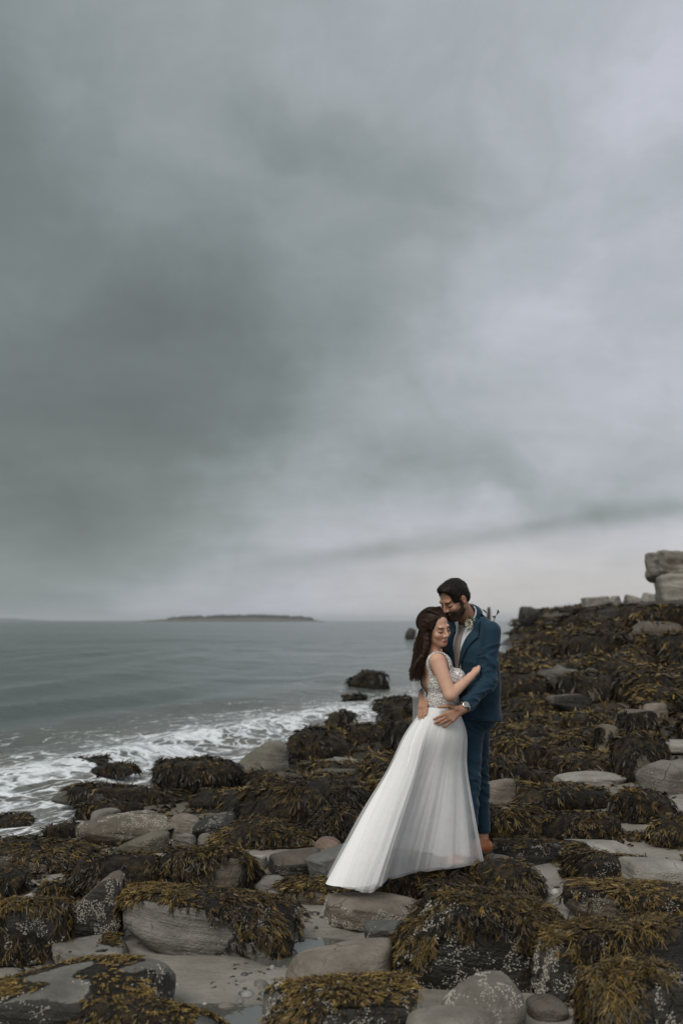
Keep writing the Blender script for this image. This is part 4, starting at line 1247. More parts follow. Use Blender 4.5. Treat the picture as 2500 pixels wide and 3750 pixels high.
def skin_colours(v, O, Rm, base, lips, brow, male, k=1.0):
    l = (v - O) @ Rm / k
    f_, s_, u_ = l[:, 0], np.abs(l[:, 1]), l[:, 2]
    c = np.tile(np.array(base), (len(v), 1)) * (1 + .08 * fbm(v * 30, 2))[:, None]
    def put(m, col):
        c[:] = c * (1 - m[:, None]) + np.array(col) * m[:, None]
    face = f_ > .03
    if not male:
        put(.35 * smooth(.03, .012, np.hypot(s_ - .045, u_ + .035)) * face, (.58, .25, .19))
        put(.6 * smooth(.021, .008, np.hypot((s_ - .032) * .85, u_ - .003)) * face, (.20, .10, .075))   # eye shadow, with eye-socket shading painted into the colour
    lp = smooth(.0205, .016, s_) * smooth(.0115, .0085, np.abs(u_ + .0725 - .06 * (s_ - .01) * (s_ > .01)) ) * (f_ > .07)
    put(lp, lips)
    put(smooth(.0022, .0012, np.abs(u_ + .0725)) * smooth(.02, .016, s_) * (f_ > .07), (.12, .035, .03))
    br = smooth(.0042 if male else .0032, .0018, np.abs(u_ - (.021 + .10 * (s_ - .02) - 1.9 * (s_ - .03) ** 2))) * smooth(.0115, .015, s_) * smooth(.053, .047, s_) * face
    put(br, brow)
    la = smooth(.0042, .0022, np.abs(u_ + .0115 - 18 * (s_ - .0315) ** 2)) * smooth(.0185, .0155, np.abs(s_ - .0315)) * (f_ > .06)
    put(la, (.010, .007, .006))
    put((.5 if male else .2) * smooth(.0060, .003, np.hypot(l[:, 0] - .108, np.hypot(s_ - .008, u_ + .043))), (.12, .04, .03))
    put(.25 * ((s_ > .074) & (u_ < .03) & (f_ < .02)), (base[0] * 1.15, base[1] * .75, base[2] * .7))
    return c

def finger(F, pts, r0, r1):
    n_ = len(pts)
    F.chain(pts, np.linspace(r0, r1, n_), .005)

M, n, p, out = material('skin')
cc = n.attr('Col', 'Color')
n.put(p.inputs['Base Color'], cc)
p.inputs['Roughness'].default_value = .56
p.inputs['Specular IOR Level'].default_value = .22
p.inputs['Subsurface Weight'].default_value = .12
p.inputs['Subsurface Radius'].default_value = (.010, .004, .002)
n.put(p.inputs['Normal'], n.bump(n.noise(n.new('ShaderNodeTexCoord').outputs['Object'], 180, 4), .12, .004))
MSKIN = M

def fabric(name, col, weave=900, rough=.75, sheen=.25, var=.18):
    M, n, p, out = material(name)
    tc = n.new('ShaderNodeTexCoord').outputs['Object']
    a = n.noise(tc, 6, 5, .6); b = n.noise(n.vm('MULTIPLY', tc, (1, 1, .25)), weave, 2)
    n.put(p.inputs['Base Color'], n.mix(n.m('ADD', n.m('MULTIPLY', a, .6), n.m('MULTIPLY', b, .4)), [q * (1 - var) for q in col], [min(1, q * (1 + var)) for q in col]))
    p.inputs['Roughness'].default_value = rough
    p.inputs['Specular IOR Level'].default_value = .25
    p.inputs['Sheen Weight'].default_value = sheen
    p.inputs['Sheen Roughness'].default_value = .4
    n.put(p.inputs['Normal'], n.bump(b, .15, .002))
    return M
MSUIT = fabric('blue_wool', (.0078, .0315, .055))
MSHIRT = fabric('white_cotton', (.68, .69, .70), sheen=0)
MTIE = fabric('taupe_silk', (.30, .255, .225), rough=.5, sheen=0)
MSHOE = plain('tan_leather', (.36, .12, .045), .38, var=.25, vscale=25)
MSOLE = plain('shoe_sole', (.16, .11, .07), .6)
MHAIRW = None
def hair_material(name, c0, c1):
    M, n, p, out = material(name)
    tc = n.new('ShaderNodeTexCoord').outputs['Object']
    a = n.noise(n.vm('MULTIPLY', tc, (1, 1, .12)), 130, 3); b = n.noise(tc, 14, 4)
    n.put(p.inputs['Base Color'], n.mix(n.m('ADD', n.m('MULTIPLY', a, .6), n.m('MULTIPLY', b, .4)), c0, c1))
    p.inputs['Roughness'].default_value = .48
    p.inputs['Specular IOR Level'].default_value = .22
    n.put(p.inputs['Normal'], n.bump(a, .5, .006))
    return M
MHAIRW = hair_material('dark_brown_hair', (.005, .003, .002), (.058, .029, .016))
MHAIRM = hair_material('near_black_hair', (.006, .005, .004), (.022, .015, .011))
MBEARD = hair_material('dark_beard', (.012, .008, .006), (.070, .042, .028))
METAL = plain('polished_steel', (.55, .54, .52), .25, metal=1.0)
DIAL = plain('watch_dial', (.20, .20, .19), .3)
STRAP = plain('dark_strap', (.03, .022, .016), .6)

def part(name, v, f, mat, parent, org, sm=True, cols=None, attrs=None):
    me = mesh_np(name, v - org, f, smooth_=sm, cols=cols, attrs=attrs)
    return link(name, me, mat, parent=parent)

# ------------------------------------------------------------------ groom
ORG_M = V3(.93, 6.62, 0)
fm = unit(V3(-.82, -.57, 0)); lm = V3(-fm[1], fm[0], 0)     # chest direction and his left
NBm = zp(965, 470, 6.60)
Hm = zp(812, 300, 6.47)
pit = R(30); yw = R(36)
fh = V3(-math.cos(yw) * math.cos(pit), -math.sin(yw) * math.cos(pit), -math.sin(pit))
RmM = frame(fh, roll=R(-3))
shL = zp(1166, 606, 6.45); shR = NBm - lm * .185 + V3(0, 0, -.06)
elL = zp(1138, 1075, 6.41); wrL = zp(905, 1345, 6.285)
elR = V3(.70, 6.86, 1.16); wrR = zp(520, 1225, 6.56)
pel = zp(990, 1400, 6.66)
chest = zp(1010, 760, 6.60)
hipL = z2(1120, 90, 6.60); knL = z2(1116, 560, 6.57); anL = z2(1112, 1035, 6.56)
hipR = z2(1155, 90, 6.74); knR = z2(1178, 560, 6.80); anR = z2(1207, 1010, 6.77)
xs = axis([(.42, .60, .0045), (.60, 1.12, .0045)]); ys = axis([(6.18, 6.98, .0048)])
zs = axis([(-.02, .12, .012), (.12, .82, .022), (.82, 1.06, .0045), (1.06, 1.46, .016), (1.46, 1.82, .0038)])
FB = Field(xs, ys, zs)
def torso_m(F, grow, k=.05):
    for cz, cc_, hw, r in ((1.36, zp(972, 640, 6.61), .086, .102), (1.28, zp(972, 760, 6.61), .084, .106), (1.2, zp(978, 900, 6.62), .082, .105), (1.12, zp(992, 1020, 6.62), .084, .102), (1.04, zp(992, 1150, 6.63), .082, .101), (.95, pel, .086, .104)):
        c = V3(cc_[0], cc_[1], cz)
        F.cone(c - lm * hw, c + lm * hw, r + grow, r + grow, k)
torso_m(FB, -.012)
FB.cone(NBm + V3(0, 0, -.06), shL, .05, .044, .03); FB.cone(NBm + V3(0, 0, -.06), shR, .05, .044, .03)
FB.cone(NBm + V3(0, 0, -.03), Hm + RmM @ V3(-.03, 0, -.06), .056, .056, .02)
FB.chain([shL, elL, wrL], [.045, .040, .028], .02)
FB.chain([shR, elR, wrR], [.045, .040, .028], .02)
for h_, kn, an in ((hipL, knL, anL), (hipR, knR, anR)):
    FB.chain([h_, kn, an], [.085, .055, .038], .03)
    FB.cone(an + V3(0, 0, -.03), an + fm * .15 + V3(0, 0, -.045), .034, .028, .02)
head_prims(FB, Hm, RmM, 1.0, True)
# left hand, spread on her hip
Yh = 6.262
def hpts(lst, Y0):
    return [zp(a, b, Y0 + (q[0] if q else 0)) for a, b, *q in lst]
kL = {'index': [(748, 1388), (692, 1414, .004), (655, 1432, .008), (622, 1449, .016)],
      'middle': [(757, 1412), (702, 1447, .004), (663, 1468, .008), (629, 1486, .016)],
      'ring': [(776, 1437), (735, 1462, .004), (697, 1482, .008), (660, 1500, .016)],
      'little': [(803, 1456), (772, 1481, .006), (742, 1503, .010), (714, 1523, .018)]}
for q, nm in enumerate(('index', 'middle', 'ring', 'little')):
    pts = hpts(kL[nm], Yh)
    finger(FB, pts, .0098 - .0008 * (q == 3), .0076)
    FB.cone(wrL, pts[0], .021, .0125, .014)
tp = hpts([(835, 1345), (770, 1318), (716, 1326, .006), (672, 1333, .014)], Yh)
finger(FB, tp, .0135, .0085)
FB.cone(wrL, tp[0], .022, .017, .012)
# right hand round her back
Yr = 6.37
kR = {'index': [(545, 1318, .0), (552, 1360, -.02), (550, 1388, -.035), (546, 1405, -.042)],
      'middle': [(522, 1330), (528, 1378, -.018), (526, 1412, -.032), (520, 1438, -.038)],
      'ring': [(503, 1332, .01), (502, 1384, -.006), (500, 1420, -.018), (494, 1452, -.022)],
      'little': [(488, 1325, .02), (482, 1375, .006), (479, 1418, -.004), (480, 1458, -.008)]}
for q, nm in enumerate(('index', 'middle', 'ring', 'little')):
    pts = hpts(kR[nm], Yr)
    finger(FB, pts, .0095, .0074)
    FB.cone(wrR, pts[0], .024, .0125, .014)
tpr = hpts([(540, 1268), (556, 1300, -.01), (560, 1326, -.02)], Yr + .03)
finger(FB, tpr, .012, .0085)
v, f = FB.mesh()
v = relax(v, f, 1, .4)
cols = skin_colours(v, Hm, RmM, (.41, .228, .150), (.33, .15, .11), (.012, .009, .007), True)
lz = (v - Hm) @ RmM
stub = smooth(-.03, -.06, lz[:, 2]) * smooth(-.02, .02, lz[:, 0]) * (np.linalg.norm(lz, axis=1) < .17)
cols = cols * (1 - .55 * stub[:, None])
groom = link('person', mesh_np('person', v - ORG_M, f, cols={'Col': cols}), MSKIN, loc=ORG_M)
tag(groom, 'bearded man in blue suit bowing his head to the bride and holding her waist', 'person')

# --- jacket
xs = axis([(.46, 1.16, .0062)]); ys = axis([(6.22, 7.02, .0062)]); zs = axis([(.84, 1.62, .0062)])
FJ = Field(xs, ys, zs)
torso_m(FJ, .014, .06)
c = V3(pel[0], pel[1], .87)
FJ.cone(c - lm * .098, c + lm * .098, .122, .122, .05)
FJ.cone(NBm + V3(0, 0, .012), shL + V3(0, 0, .0), .058, .055, .03); FJ.cone(NBm + V3(0, 0, .012), shR, .058, .055, .03)
FJ.cone(NBm - fm * .03 + V3(0, 0, -.06), V3(chest[0], chest[1], 1.3) - fm * .02, .075, .09, .05)
cuffL = elL + (wrL - elL) * .90; cuffR = elR + (wrR - elR) * .93
FJ.chain([shL, elL], [.066, .056], .006); FJ.chain([elL, cuffL], [.058, .046], .02)
FJ.chain([shR, elR], [.072, .056], .02); FJ.chain([elR, cuffR], [.056, .043], .02)
dL = unit(wrL - elL); dR = unit(wrR - elR)
FJ.cut(lambda g: np.where(np.linalg.norm(g - cuffL, axis=-1) < .085, ((g - cuffL) @ dL) - .004, -1))
FJ.cut(lambda g: np.where(np.linalg.norm(g - cuffR, axis=-1) < .085, ((g - cuffR) @ dR) - .004, -1))
FJ.cut(lambda g: .884 + .012 * ((g - pel) @ fm) / .1 - g[..., 2])
# hollow for the neck
FJ.cone(NBm + V3(0, 0, .0), NBm + unit(Hm - NBm) * .2, .062, .070, .006, sub=True)
v, f = FJ.mesh()
v = relax(v, f, 2, .5)
vn = vnormals(v, f)
def fold(v, axis_, c0, fa, fo, amp, seed, lo=-9, hi=9):
    t = (v - c0) @ axis_
    perp = (v - c0) - t[:, None] * axis_
    nz = fbm(np.concatenate([(t * fa)[:, None], perp[:, :2] * fo], 1) + seed, 2)
    return amp * (1.25 * (1 - np.abs(nz) * 1.6) ** 2 * np.sign(1 - np.abs(nz) * 1.6) - .6) * smooth(lo, lo + .05, t) * smooth(hi, hi - .05, t)
dU = unit(elL - shL)
def near_seg(v, a, b):
    ab = b - a; t = np.clip(((v - a) @ ab) / (ab @ ab), 0, 1)
    return np.linalg.norm(v - a - t[:, None] * ab, axis=1)
onarm = smooth(.085, .065, np.minimum(near_seg(v, shL, elL), near_seg(v, elL, cuffL)))
disp = onarm * (fold(v, unit(dU + V3(.35, 0, 0)), shL, 24, 7, .010, 3, .06, .5) + fold(v, dL, elL, 32, 8, .008, 5, -.10, .22))
disp += (1 - onarm) * (fold(v, unit(V3(.5, .2, 1)), pel, 10, 6, .006, 8) + .003 * fbm(v * 9, 3))
disp = np.maximum(disp, -.005) * smooth(1.56, 1.48, v[:, 2])
v = v + vn * disp[:, None]
# open front: a V from the collar to the button
def ml(v):
    q = v - V3(chest[0], chest[1], 0)
    return q @ fm, q @ lm, q[:, 2]
fc_ = v[f].mean(1)
tf, tl, tz = ml(fc_)
vhw = .010 + .34 * np.clip(tz - 1.20, 0, .4) ** 1.1
inV = (tf > .0) & (np.abs(tl + .004) < vhw) & (tz > 1.20) & (near_seg(fc_, shL, elL) > .08)
nearn = np.linalg.norm(fc_ - (NBm + V3(0, 0, .015)), axis=1) < .066
slit = (tf > .05) & (np.abs(tl - .02) < .004 + .05 * np.clip(1.02 - tz, 0, .2)) & (tz < 1.02)
jv, jf, _ = prune(v, f, ~(inV | nearn | slit))
jk = part('jacket', jv, jf, MSUIT, groom, ORG_M)
sm_ = jk.modifiers.new('thickness', 'SOLIDIFY'); sm_.thickness = .005; sm_.offset = -1
# lapels, laid on the jacket skin along the V
def on_jacket(pts, off):
    pts = np.asarray(pts, float)
    w_ = V3(chest[0], chest[1], 0) + pts[:, :1] * lm + np.stack([np.zeros(len(pts)), np.zeros(len(pts)), pts[:, 1]], 1) + fm * .26
    return FJ.project(w_, -fm, off)
for sg in (1, -1):
    nu, nv = 26, 7
    T = np.linspace(0, 1, nu)
    zz_ = 1.205 + (1.545 - 1.205) * T
    inner = (.006 + .34 * np.clip(zz_ - 1.20, 0, .4) ** 1.1) * .93
    wid = np.interp(T, [0, .45, .68, .74, .8, 1], [.004, .045, .074, .062, .05, .036])
    pts = []
    for i in range(nu):
        for j in range(nv):
            pts.append((sg * (inner[i] + wid[i] * j / (nv - 1)) - .004, zz_[i] - .018 * (j / (nv - 1)) * T[i]))
    q = on_jacket(pts, .011)
    ff = grid_faces(nu, nv)
    lp_ = part('lapel', q, ff, MSUIT, jk, ORG_M)
    s2 = lp_.modifiers.new('thickness', 'SOLIDIFY'); s2.thickness = .005; s2.offset = 0
qc = []
na_, nh_ = 30, 5
nd0 = unit(Hm + RmM @ V3(-.03, 0, -.06) - NBm)
k1 = unit(fm - nd0 * (fm @ nd0)); k2 = np.cross(nd0, k1)
for i in range(na_):
    a = math.pi * (.34 + 1.32 * i / (na_ - 1))
    dr_ = k1 * math.cos(a) + k2 * math.sin(a)
    for j in range(nh_):
        h_ = j / (nh_ - 1)
        qc.append(NBm + nd0 * (.030 - .05 * h_ - .018 * math.cos(a)) + dr_ * (.071 + .016 * h_))
jc = part('jacket_collar', np.array(qc), grid_faces(na_, nh_), MSUIT, jk, ORG_M)
s2 = jc.modifiers.new('thickness', 'SOLIDIFY'); s2.thickness = .005
# cuff buttons
for q in range(4):
    pc = elL + dL * (np.linalg.norm(cuffL - elL) - .018 - .017 * q)
    w0 = pc + unit(V3(.62, -.78, -.35)) * .10
    pp = FJ.project(w0[None], -unit(V3(.62, -.78, -.35)), .002)[0]
    uu, ffb = ICO[3]
    part('button', uu * (.0062, .0045, .0062) + pp, ffb, STRAP, jk, ORG_M)

# --- shirt: chest, collar and cuff
xs = axis([(.56, 1.06, .007)]); ys = axis([(6.32, 6.88, .007)]); zs = axis([(1.0, 1.64, .0055)])
FS = Field(xs, ys, zs)
torso_m(FS, .004, .08)
FS.cone(V3(chest[0], chest[1], 1.36) + fm * .035, NBm + fm * .012 + V3(0, 0, -.02), .085, .056, .06)
FS.cone(NBm + V3(0, 0, -.06), shL, .058, .04, .04); FS.cone(NBm + V3(0, 0, -.06), shR, .058, .04, .04)
FS.cone(NBm + V3(0, 0, -.03), NBm + unit(Hm - NBm) * .02, .066, .064, .03)
v, f = FS.mesh(); v = relax(v, f, 1)
fc_ = v[f].mean(1); tf, tl, tz = ml(fc_)
v, f, _ = prune(v, f, ((tf > -.02) | (tz > 1.5)) & ((fc_ - NBm) @ unit(Hm - NBm) < .034) & (tz > 1.18) & (np.abs(tl) < .03 + .34 * np.clip(tz - 1.20, 0, .4) ** 1.1))
shirt = part('shirt', v, f, MSHIRT, groom, ORG_M)
# collar: a band round the neck with two points in front
nd = unit(Hm + RmM @ V3(-.03, 0, -.06) - NBm)
na, nh = 40, 5
th = np.linspace(-math.pi, math.pi, na)
c1 = unit(fm - nd * (fm @ nd)); c2 = np.cross(nd, c1)
q = []
for a in th:
    dr_ = c1 * math.cos(a) + c2 * math.sin(a)
    ln_ = .040 + .012 * abs(math.cos(a / 2)) * 0
    for j in range(nh):
        h_ = j / (nh - 1)
        q.append(NBm + nd * (.004 + ln_ * h_ - .014 * math.cos(a)) + dr_ * (.0685 + .004 * (1 - h_)))
col_ = part('collar', np.array(q), grid_faces(na, nh), MSHIRT, shirt, ORG_M)
s2 = col_.modifiers.new('thickness', 'SOLIDIFY'); s2.thickness = .003
for sg in (-1, 1):
    b0 = NBm + nd * .018 + c1 * .066
    pts = []
    for i in range(5):
        for j in range(4):
            a = sg * (.1 + 1.2 * i / 4)
            dr_ = c1 * math.cos(a) + c2 * math.sin(a)
            drop = (.036 - .014 * i / 4) * j / 3
            pts.append(NBm + nd * (.038 - drop - .016 * math.cos(a)) + dr_ * (.070 + .012 * j / 3))
    cp_ = part('collar_point', np.array(pts), grid_faces(5, 4), MSHIRT, shirt, ORG_M)
    s2 = cp_.modifiers.new('thickness', 'SOLIDIFY'); s2.thickness = .003
def tube(a, b, ra, rb, nseg=20, nr=4):
    a = np.asarray(a); b = np.asarray(b); d_ = unit(b - a); u_ = unit(np.cross(d_, V3(.3, .2, 1))); w_ = np.cross(d_, u_)
    th = np.linspace(0, 2 * math.pi, nseg, endpoint=False); q = []
    for t in th:
        for i in range(nr):
            k_ = i / (nr - 1); q.append(a + (b - a) * k_ + (u_ * math.cos(t) + w_ * math.sin(t)) * (ra + (rb - ra) * k_))
    return np.array(q), grid_faces(nseg, nr, True)
v, f = tube(cuffL - dL * .03, cuffL + dL * .013, .040, .037)
c_ = part('cuff', v, f, MSHIRT, shirt, ORG_M); c_.modifiers.new('thickness', 'SOLIDIFY').thickness = .003
# --- tie
zz_ = np.linspace(1.10, 1.50, 26)
wid = np.interp(zz_, [1.10, 1.12, 1.30, 1.465, 1.475, 1.49, 1.50], [.033, .036, .027, .016, .022, .024, .018])
pts = []
for i in range(26):
    for j in range(5):
        pts.append(((j / 4 - .5) * 2 * wid[i], zz_[i]))
pts = np.array(pts)
w_ = V3(chest[0], chest[1], 0) + pts[:, :1] * lm + np.stack([np.zeros(len(pts)), np.zeros(len(pts)), pts[:, 1]], 1) + fm * .26
q = FS.project(w_, -fm, .012)
tie = part('tie', q, grid_faces(26, 5), MTIE, groom, ORG_M)
s2 = tie.modifiers.new('thickness', 'SOLIDIFY'); s2.thickness = .006; s2.offset = 0

# --- trousers
xs = axis([(.72, 1.16, .0065)]); ys = axis([(6.38, 6.98, .0065)]); zs = axis([(.03, 1.0, .0075)])
FT = Field(xs, ys, zs)
c = V3(pel[0], pel[1], .92)
FT.cone(c - lm * .085, c + lm * .085, .112, .112, .04)
for h_, kn, an in ((hipL, knL, anL), (hipR, knR, anR)):
    hem = an + V3(.0, 0, .022)
    FT.chain([h_ + V3(0, 0, -.02), kn, hem], [.098, .066, .052], .025)
FT.cut(lambda g: .985 - 0 * g[..., 2] - g[..., 2] if False else g[..., 2] - .985)
zc_ = min(anL[2], anR[2]) + .028
FT.cut(lambda g: zc_ - g[..., 2])
v, f = FT.mesh(); v = relax(v, f, 2); vn = vnormals(v, f)
dspl = fold(v, unit(V3(.5, 0, 1)), knL, 28, 8, .010, 2) * (smooth(.25, .05, np.abs(v[:, 2] - .47)) * .9 + smooth(.72, .84, v[:, 2]) * .9 + .25) + .5 * fold(v, V3(0, 0, 1), knL, 30, 8, .007, 6) * smooth(.3, .1, v[:, 2])
v = v + vn * dspl[:, None]
part('trousers', v, f, MSUIT, groom, ORG_M)
# --- shoes
for an, yaw_ in ((anL, .12), (anR, -.1)):
    fd = unit(V3(fm[0] * math.cos(yaw_) - fm[1] * math.sin(yaw_), fm[0] * math.sin(yaw_) + fm[1] * math.cos(yaw_), 0))
    heel = V3(an[0], an[1], 0) - fd * .035
    xs = axis([(heel[0] - .32, heel[0] + .1, .006)]); ys = axis([(heel[1] - .28, heel[1] + .1, .006)]); zs = axis([(-.02, .16, .005)])
    F = Field(xs, ys, zs)
    F.cone(heel + V3(0, 0, .045), heel + fd * .07 + V3(0, 0, .05), .040, .042, .02)
    F.cone(heel + fd * .06 + V3(0, 0, .05), heel + fd * .16 + V3(0, 0, .034), .045, .042, .02)
    F.cone(heel + fd * .15 + V3(0, 0, .03), heel + fd * .235 + V3(0, 0, .026), .043, .030, .02)
    F.cone(heel + fd * .03 + V3(0, 0, .05), heel + fd * .035 + V3(0, 0, .098), .040, .041, .02)
    G = Field(xs, ys, zs); G.F = F.F - .004
    F.cut(lambda g: .014 - g[..., 2]); F.cut(lambda g: g[..., 2] - .105)
    v, f = F.mesh(); sh_ = part('shoe', relax(v, f, 1), f, MSHOE, groom, ORG_M)
    G.cut(lambda g: .001 - g[..., 2]); G.cut(lambda g: g[..., 2] - .017)
    v, f = G.mesh(); part('sole', v, f, MSOLE, sh_, ORG_M)

# --- his hair and beard
xs = axis([(Hm[0] - .17, Hm[0] + .17, .0036)]); ys = axis([(Hm[1] - .17, Hm[1] + .17, .0036)]); zs = axis([(Hm[2] - .18, Hm[2] + .16, .0036)])
F = Field(xs, ys, zs)
wM = lambda f_, s_, u_: Hm + RmM @ V3(f_, s_, u_)
F.ell(wM(-.022, 0, .036), V3(.104, .083, .093), RmM, .01)
F.ell(wM(.035, 0, .092), V3(.055, .056, .030), RmM, .03)
F.ell(wM(-.075, 0, -.015), V3(.045, .062, .055), RmM, .02)
F.ell(wM(.130, 0, .030), V3(.082, .10, .088), RmM, .012, sub=True)
F.ell(wM(.05, 0, -.075), V3(.085, .12, .075), RmM, .008, sub=True)
F.ell(wM(-.01, .085, -.01), V3(.026, .03, .036), RmM, .006, sub=True)
F.ell(wM(-.01, -.085, -.01), V3(.026, .03, .036), RmM, .006, sub=True)
F.cut(lambda g: -.068 - ((g - Hm) @ RmM)[..., 2])
v, f = F.mesh(); v = relax(v, f, 1); vn = vnormals(v, f)
lc = (v - Hm) @ RmM
st_ = fbm(np.stack([lc[:, 0] * 22, lc[:, 1] * 75, lc[:, 2] * 30], -1), 3)
v = v + vn * (.0065 * st_ * smooth(-.05, .05, lc[:, 2]) + .002 * fbm(v * 120, 2))[:, None]
hair = part('hair', v, f, MHAIRM, groom, ORG_M)
rgs = np.random.default_rng(8)
def strands(F, p0, goal, steps, ln, wid, lift, jit, name, mat, par, org):
    """fine hairs combed over a hair volume towards goal (a point or a direction per root)"""
    N = len(p0); P = np.zeros((N, steps, 3)); q = p0.copy(); e = .002
    def grad(q):
        g = np.stack([F.sample(q + V3(e, 0, 0)) - F.sample(q - V3(e, 0, 0)), F.sample(q + V3(0, e, 0)) - F.sample(q - V3(0, e, 0)), F.sample(q + V3(0, 0, e)) - F.sample(q - V3(0, 0, e))], -1)
        return g / (np.linalg.norm(g, axis=1)[:, None] + 1e-9)
    dj = rgs.normal(size=(N, 3)) * jit
    for k in range(steps):
        g = grad(q)
        q = q - g * (F.sample(q) - .001 - lift * k / steps)[:, None]
        P[:, k] = q
        dr_ = goal(q) + dj + rgs.normal(size=(N, 3)) * jit * .4
        dr_ = dr_ - g * np.sum(dr_ * g, 1)[:, None]
        dr_ /= np.linalg.norm(dr_, axis=1)[:, None] + 1e-9
        q = q + dr_ * (ln / steps)
    t = np.concatenate([P[:, 1:] - P[:, :-1], P[:, -1:] - P[:, -2:-1]], 1)
    sd = np.cross(t, grad(P.reshape(-1, 3)).reshape(P.shape)); sd /= np.linalg.norm(sd, axis=2)[..., None] + 1e-9
    v_, f_, _ = ribbons(P, sd, np.full((N, steps), wid) * np.linspace(1, .25, steps), np.zeros((N, steps, 3)))
    return part(name, v_, f_, mat, par, org)
pick = rgs.choice(len(v), 1500)
strands(F, v[pick], lambda q: np.tile(RmM @ V3(.75, -.1, .35), (len(q), 1)), 4, .026, .0011, .006, .28, 'short_hairs', MHAIRM, hair, ORG_M)
F = Field(xs, ys, zs)
head_prims(F, Hm, RmM, 1.0, True)
v, f = F.mesh(.0060)
v = relax(v, f, 1); vn = vnormals(v, f)
lc = (v - Hm) @ RmM
fcl = lc[f].mean(1)
ff_, fs, fu = fcl[:, 0], np.abs(fcl[:, 1]), fcl[:, 2]
def beard_margin(L_):
    a_, s_, u_ = L_[:, 0], np.abs(L_[:, 1]), L_[:, 2]
    top = np.interp(a_, [-.02, .0, .010, .026, .055, .09], [-.03, .03, .02, -.040, -.064, -.050]) - u_
    m_ = np.minimum(top, (a_ + .004 + .25 * np.clip(-.05 - u_, 0, .1)) * 1.0)
    m_ = np.minimum(m_, .076 - s_)
    m_ = np.minimum(m_, np.maximum(np.maximum(s_ - .021, np.abs(u_ + .0745) - .0065), .06 - a_))      # lips
    m_ = np.minimum(m_, np.maximum(np.maximum(s_ - .02, -.054 - u_), .06 - a_))                       # nose
    return m_
mv = beard_margin(lc)
v = v + vn * (-.0052 * smooth(.016, .0, mv) + .004 * fbm(np.stack([lc[:, 0] * 100, lc[:, 1] * 100, lc[:, 2] * 45], -1), 2) + .004 * smooth(-.08, -.11, lc[:, 2]))[:, None]
vb, fb_ = v, f
v, f, _ = prune(v, f, beard_margin(fcl) > 0)
bd = part('beard', v, f, MBEARD, groom, ORG_M)
sm_ = bd.modifiers.new('thickness', 'SOLIDIFY'); sm_.thickness = .012; sm_.offset = -1
F.F = F.F - .0055
pick = rgs.choice(len(v), 1300)
strands(F, v[pick], lambda q: np.tile(RmM @ V3(.25, 0, -.8), (len(q), 1)), 4, .012, .0009, .004, .3, 'beard_hairs', MBEARD, bd, ORG_M)

# --- watch and ring: worn, so things of their own
wc = wrL - dL * .012
def disc(c, nrm, r, h, seg=28):
    nrm = unit(nrm); u_ = unit(np.cross(nrm, V3(0, 0, 1))); w_ = np.cross(nrm, u_)
    th = np.linspace(0, 2 * math.pi, seg, endpoint=False)
    ring_ = [c + (u_ * math.cos(t) + w_ * math.sin(t)) * r for t in th]
    prof = [(0, 0), (1, 0), (1, 1), (.86, 1.15), (.0, 1.15)]
    q = np.array([[c + ((rp - c) * a + nrm * h * b) for a, b in prof] for rp in ring_]).reshape(-1, 3)
    return q, grid_faces(seg, 5, True)
wn = unit(V3(-.15, -.95, .25)); wn = unit(wn - dL * (wn @ dL))
v, f = tube(wc - dL * .010, wc + dL * .010, .0335, .0325, 28)
watch = link('wristwatch', mesh_np('wristwatch', v - wc, f), STRAP, loc=wc)
watch.modifiers.new('thickness', 'SOLIDIFY').thickness = .003
tag(watch, 'round steel wristwatch on the groom\'s left wrist', 'watch')
v, f = disc(wc + wn * .0325, wn, .0215, .008)
link('case', mesh_np('case', v - wc, f), METAL, parent=watch)
v, f = disc(wc + wn * .0408, wn, .0165, .0012)
link('dial', mesh_np('dial', v - wc, f), DIAL, parent=watch)
rp = hpts(kL['ring'], Yh)
rc = rp[0] + (rp[1] - rp[0]) * .45; rd = unit(rp[1] - rp[0])
v, f = tube(rc - rd * .0035, rc + rd * .0035, .0112, .0112, 20)
ringo = link('wedding_ring', mesh_np('wedding_ring', v - rc, f), METAL, loc=rc)
ringo.modifiers.new('thickness', 'SOLIDIFY').thickness = .002
tag(ringo, 'plain silver band on the ring finger of the groom\'s left hand', 'ring')

# --- buttonhole flower pinned to the lapel
MPETAL = plain('cream_petals', (.74, .70, .56), .6, var=.1, vscale=60)
MLEAF = plain('bouquet_leaf', (.075, .105, .07), .5, var=.4, vscale=50)
MRIB = plain('white_ribbon', (.7, .7, .68), .6)
bp = FJ.project(np.array([zp(965, 535, 6.36)]), unit(zp(965, 535, 6.36) - V3(0, 0, CAM_H)), .012)[0]
bo = bpy.data.objects.new('buttonhole_flower', None); COL.objects.link(bo); bo.location = bp
tag(bo, 'cream buttonhole flower with green leaves pinned to the groom\'s lapel', 'flower')
fdir = unit(fm + V3(0, -.3, .2)); fu_ = unit(np.cross(fdir, V3(1, 0, 0))); fr_ = np.cross(fu_, fdir)
for ring_i, (rad_, cnt_, tilt_) in enumerate(((.005, 5, 1.25), (.011, 7, .95), (.0155, 9, .55), (.0185, 10, .2))):
    for q in range(cnt_):
        a = 2 * math.pi * (q + .5 * ring_i) / cnt_
        o_ = (fr_ * math.cos(a) + fu_ * math.sin(a))
        t_ = np.cross(fdir, o_)
        nu, nv = 4, 5; pts = []
        for i in range(nu):
            for j in range(nv):
                hgt = i / (nu - 1) * .014; wv_ = (j / (nv - 1) - .5) * .015 * math.sin(.5 + 2.2 * i / (nu - 1))
                pts.append(o_ * (rad_ + hgt * math.cos(tilt_) - 18 * wv_ ** 2) + fdir * (.012 + hgt * math.sin(tilt_)) + t_ * wv_)
        me = mesh_np('petal', np.array(pts), grid_faces(nu, nv))
        pt_ = link('petal', me, MPETAL, parent=bo)
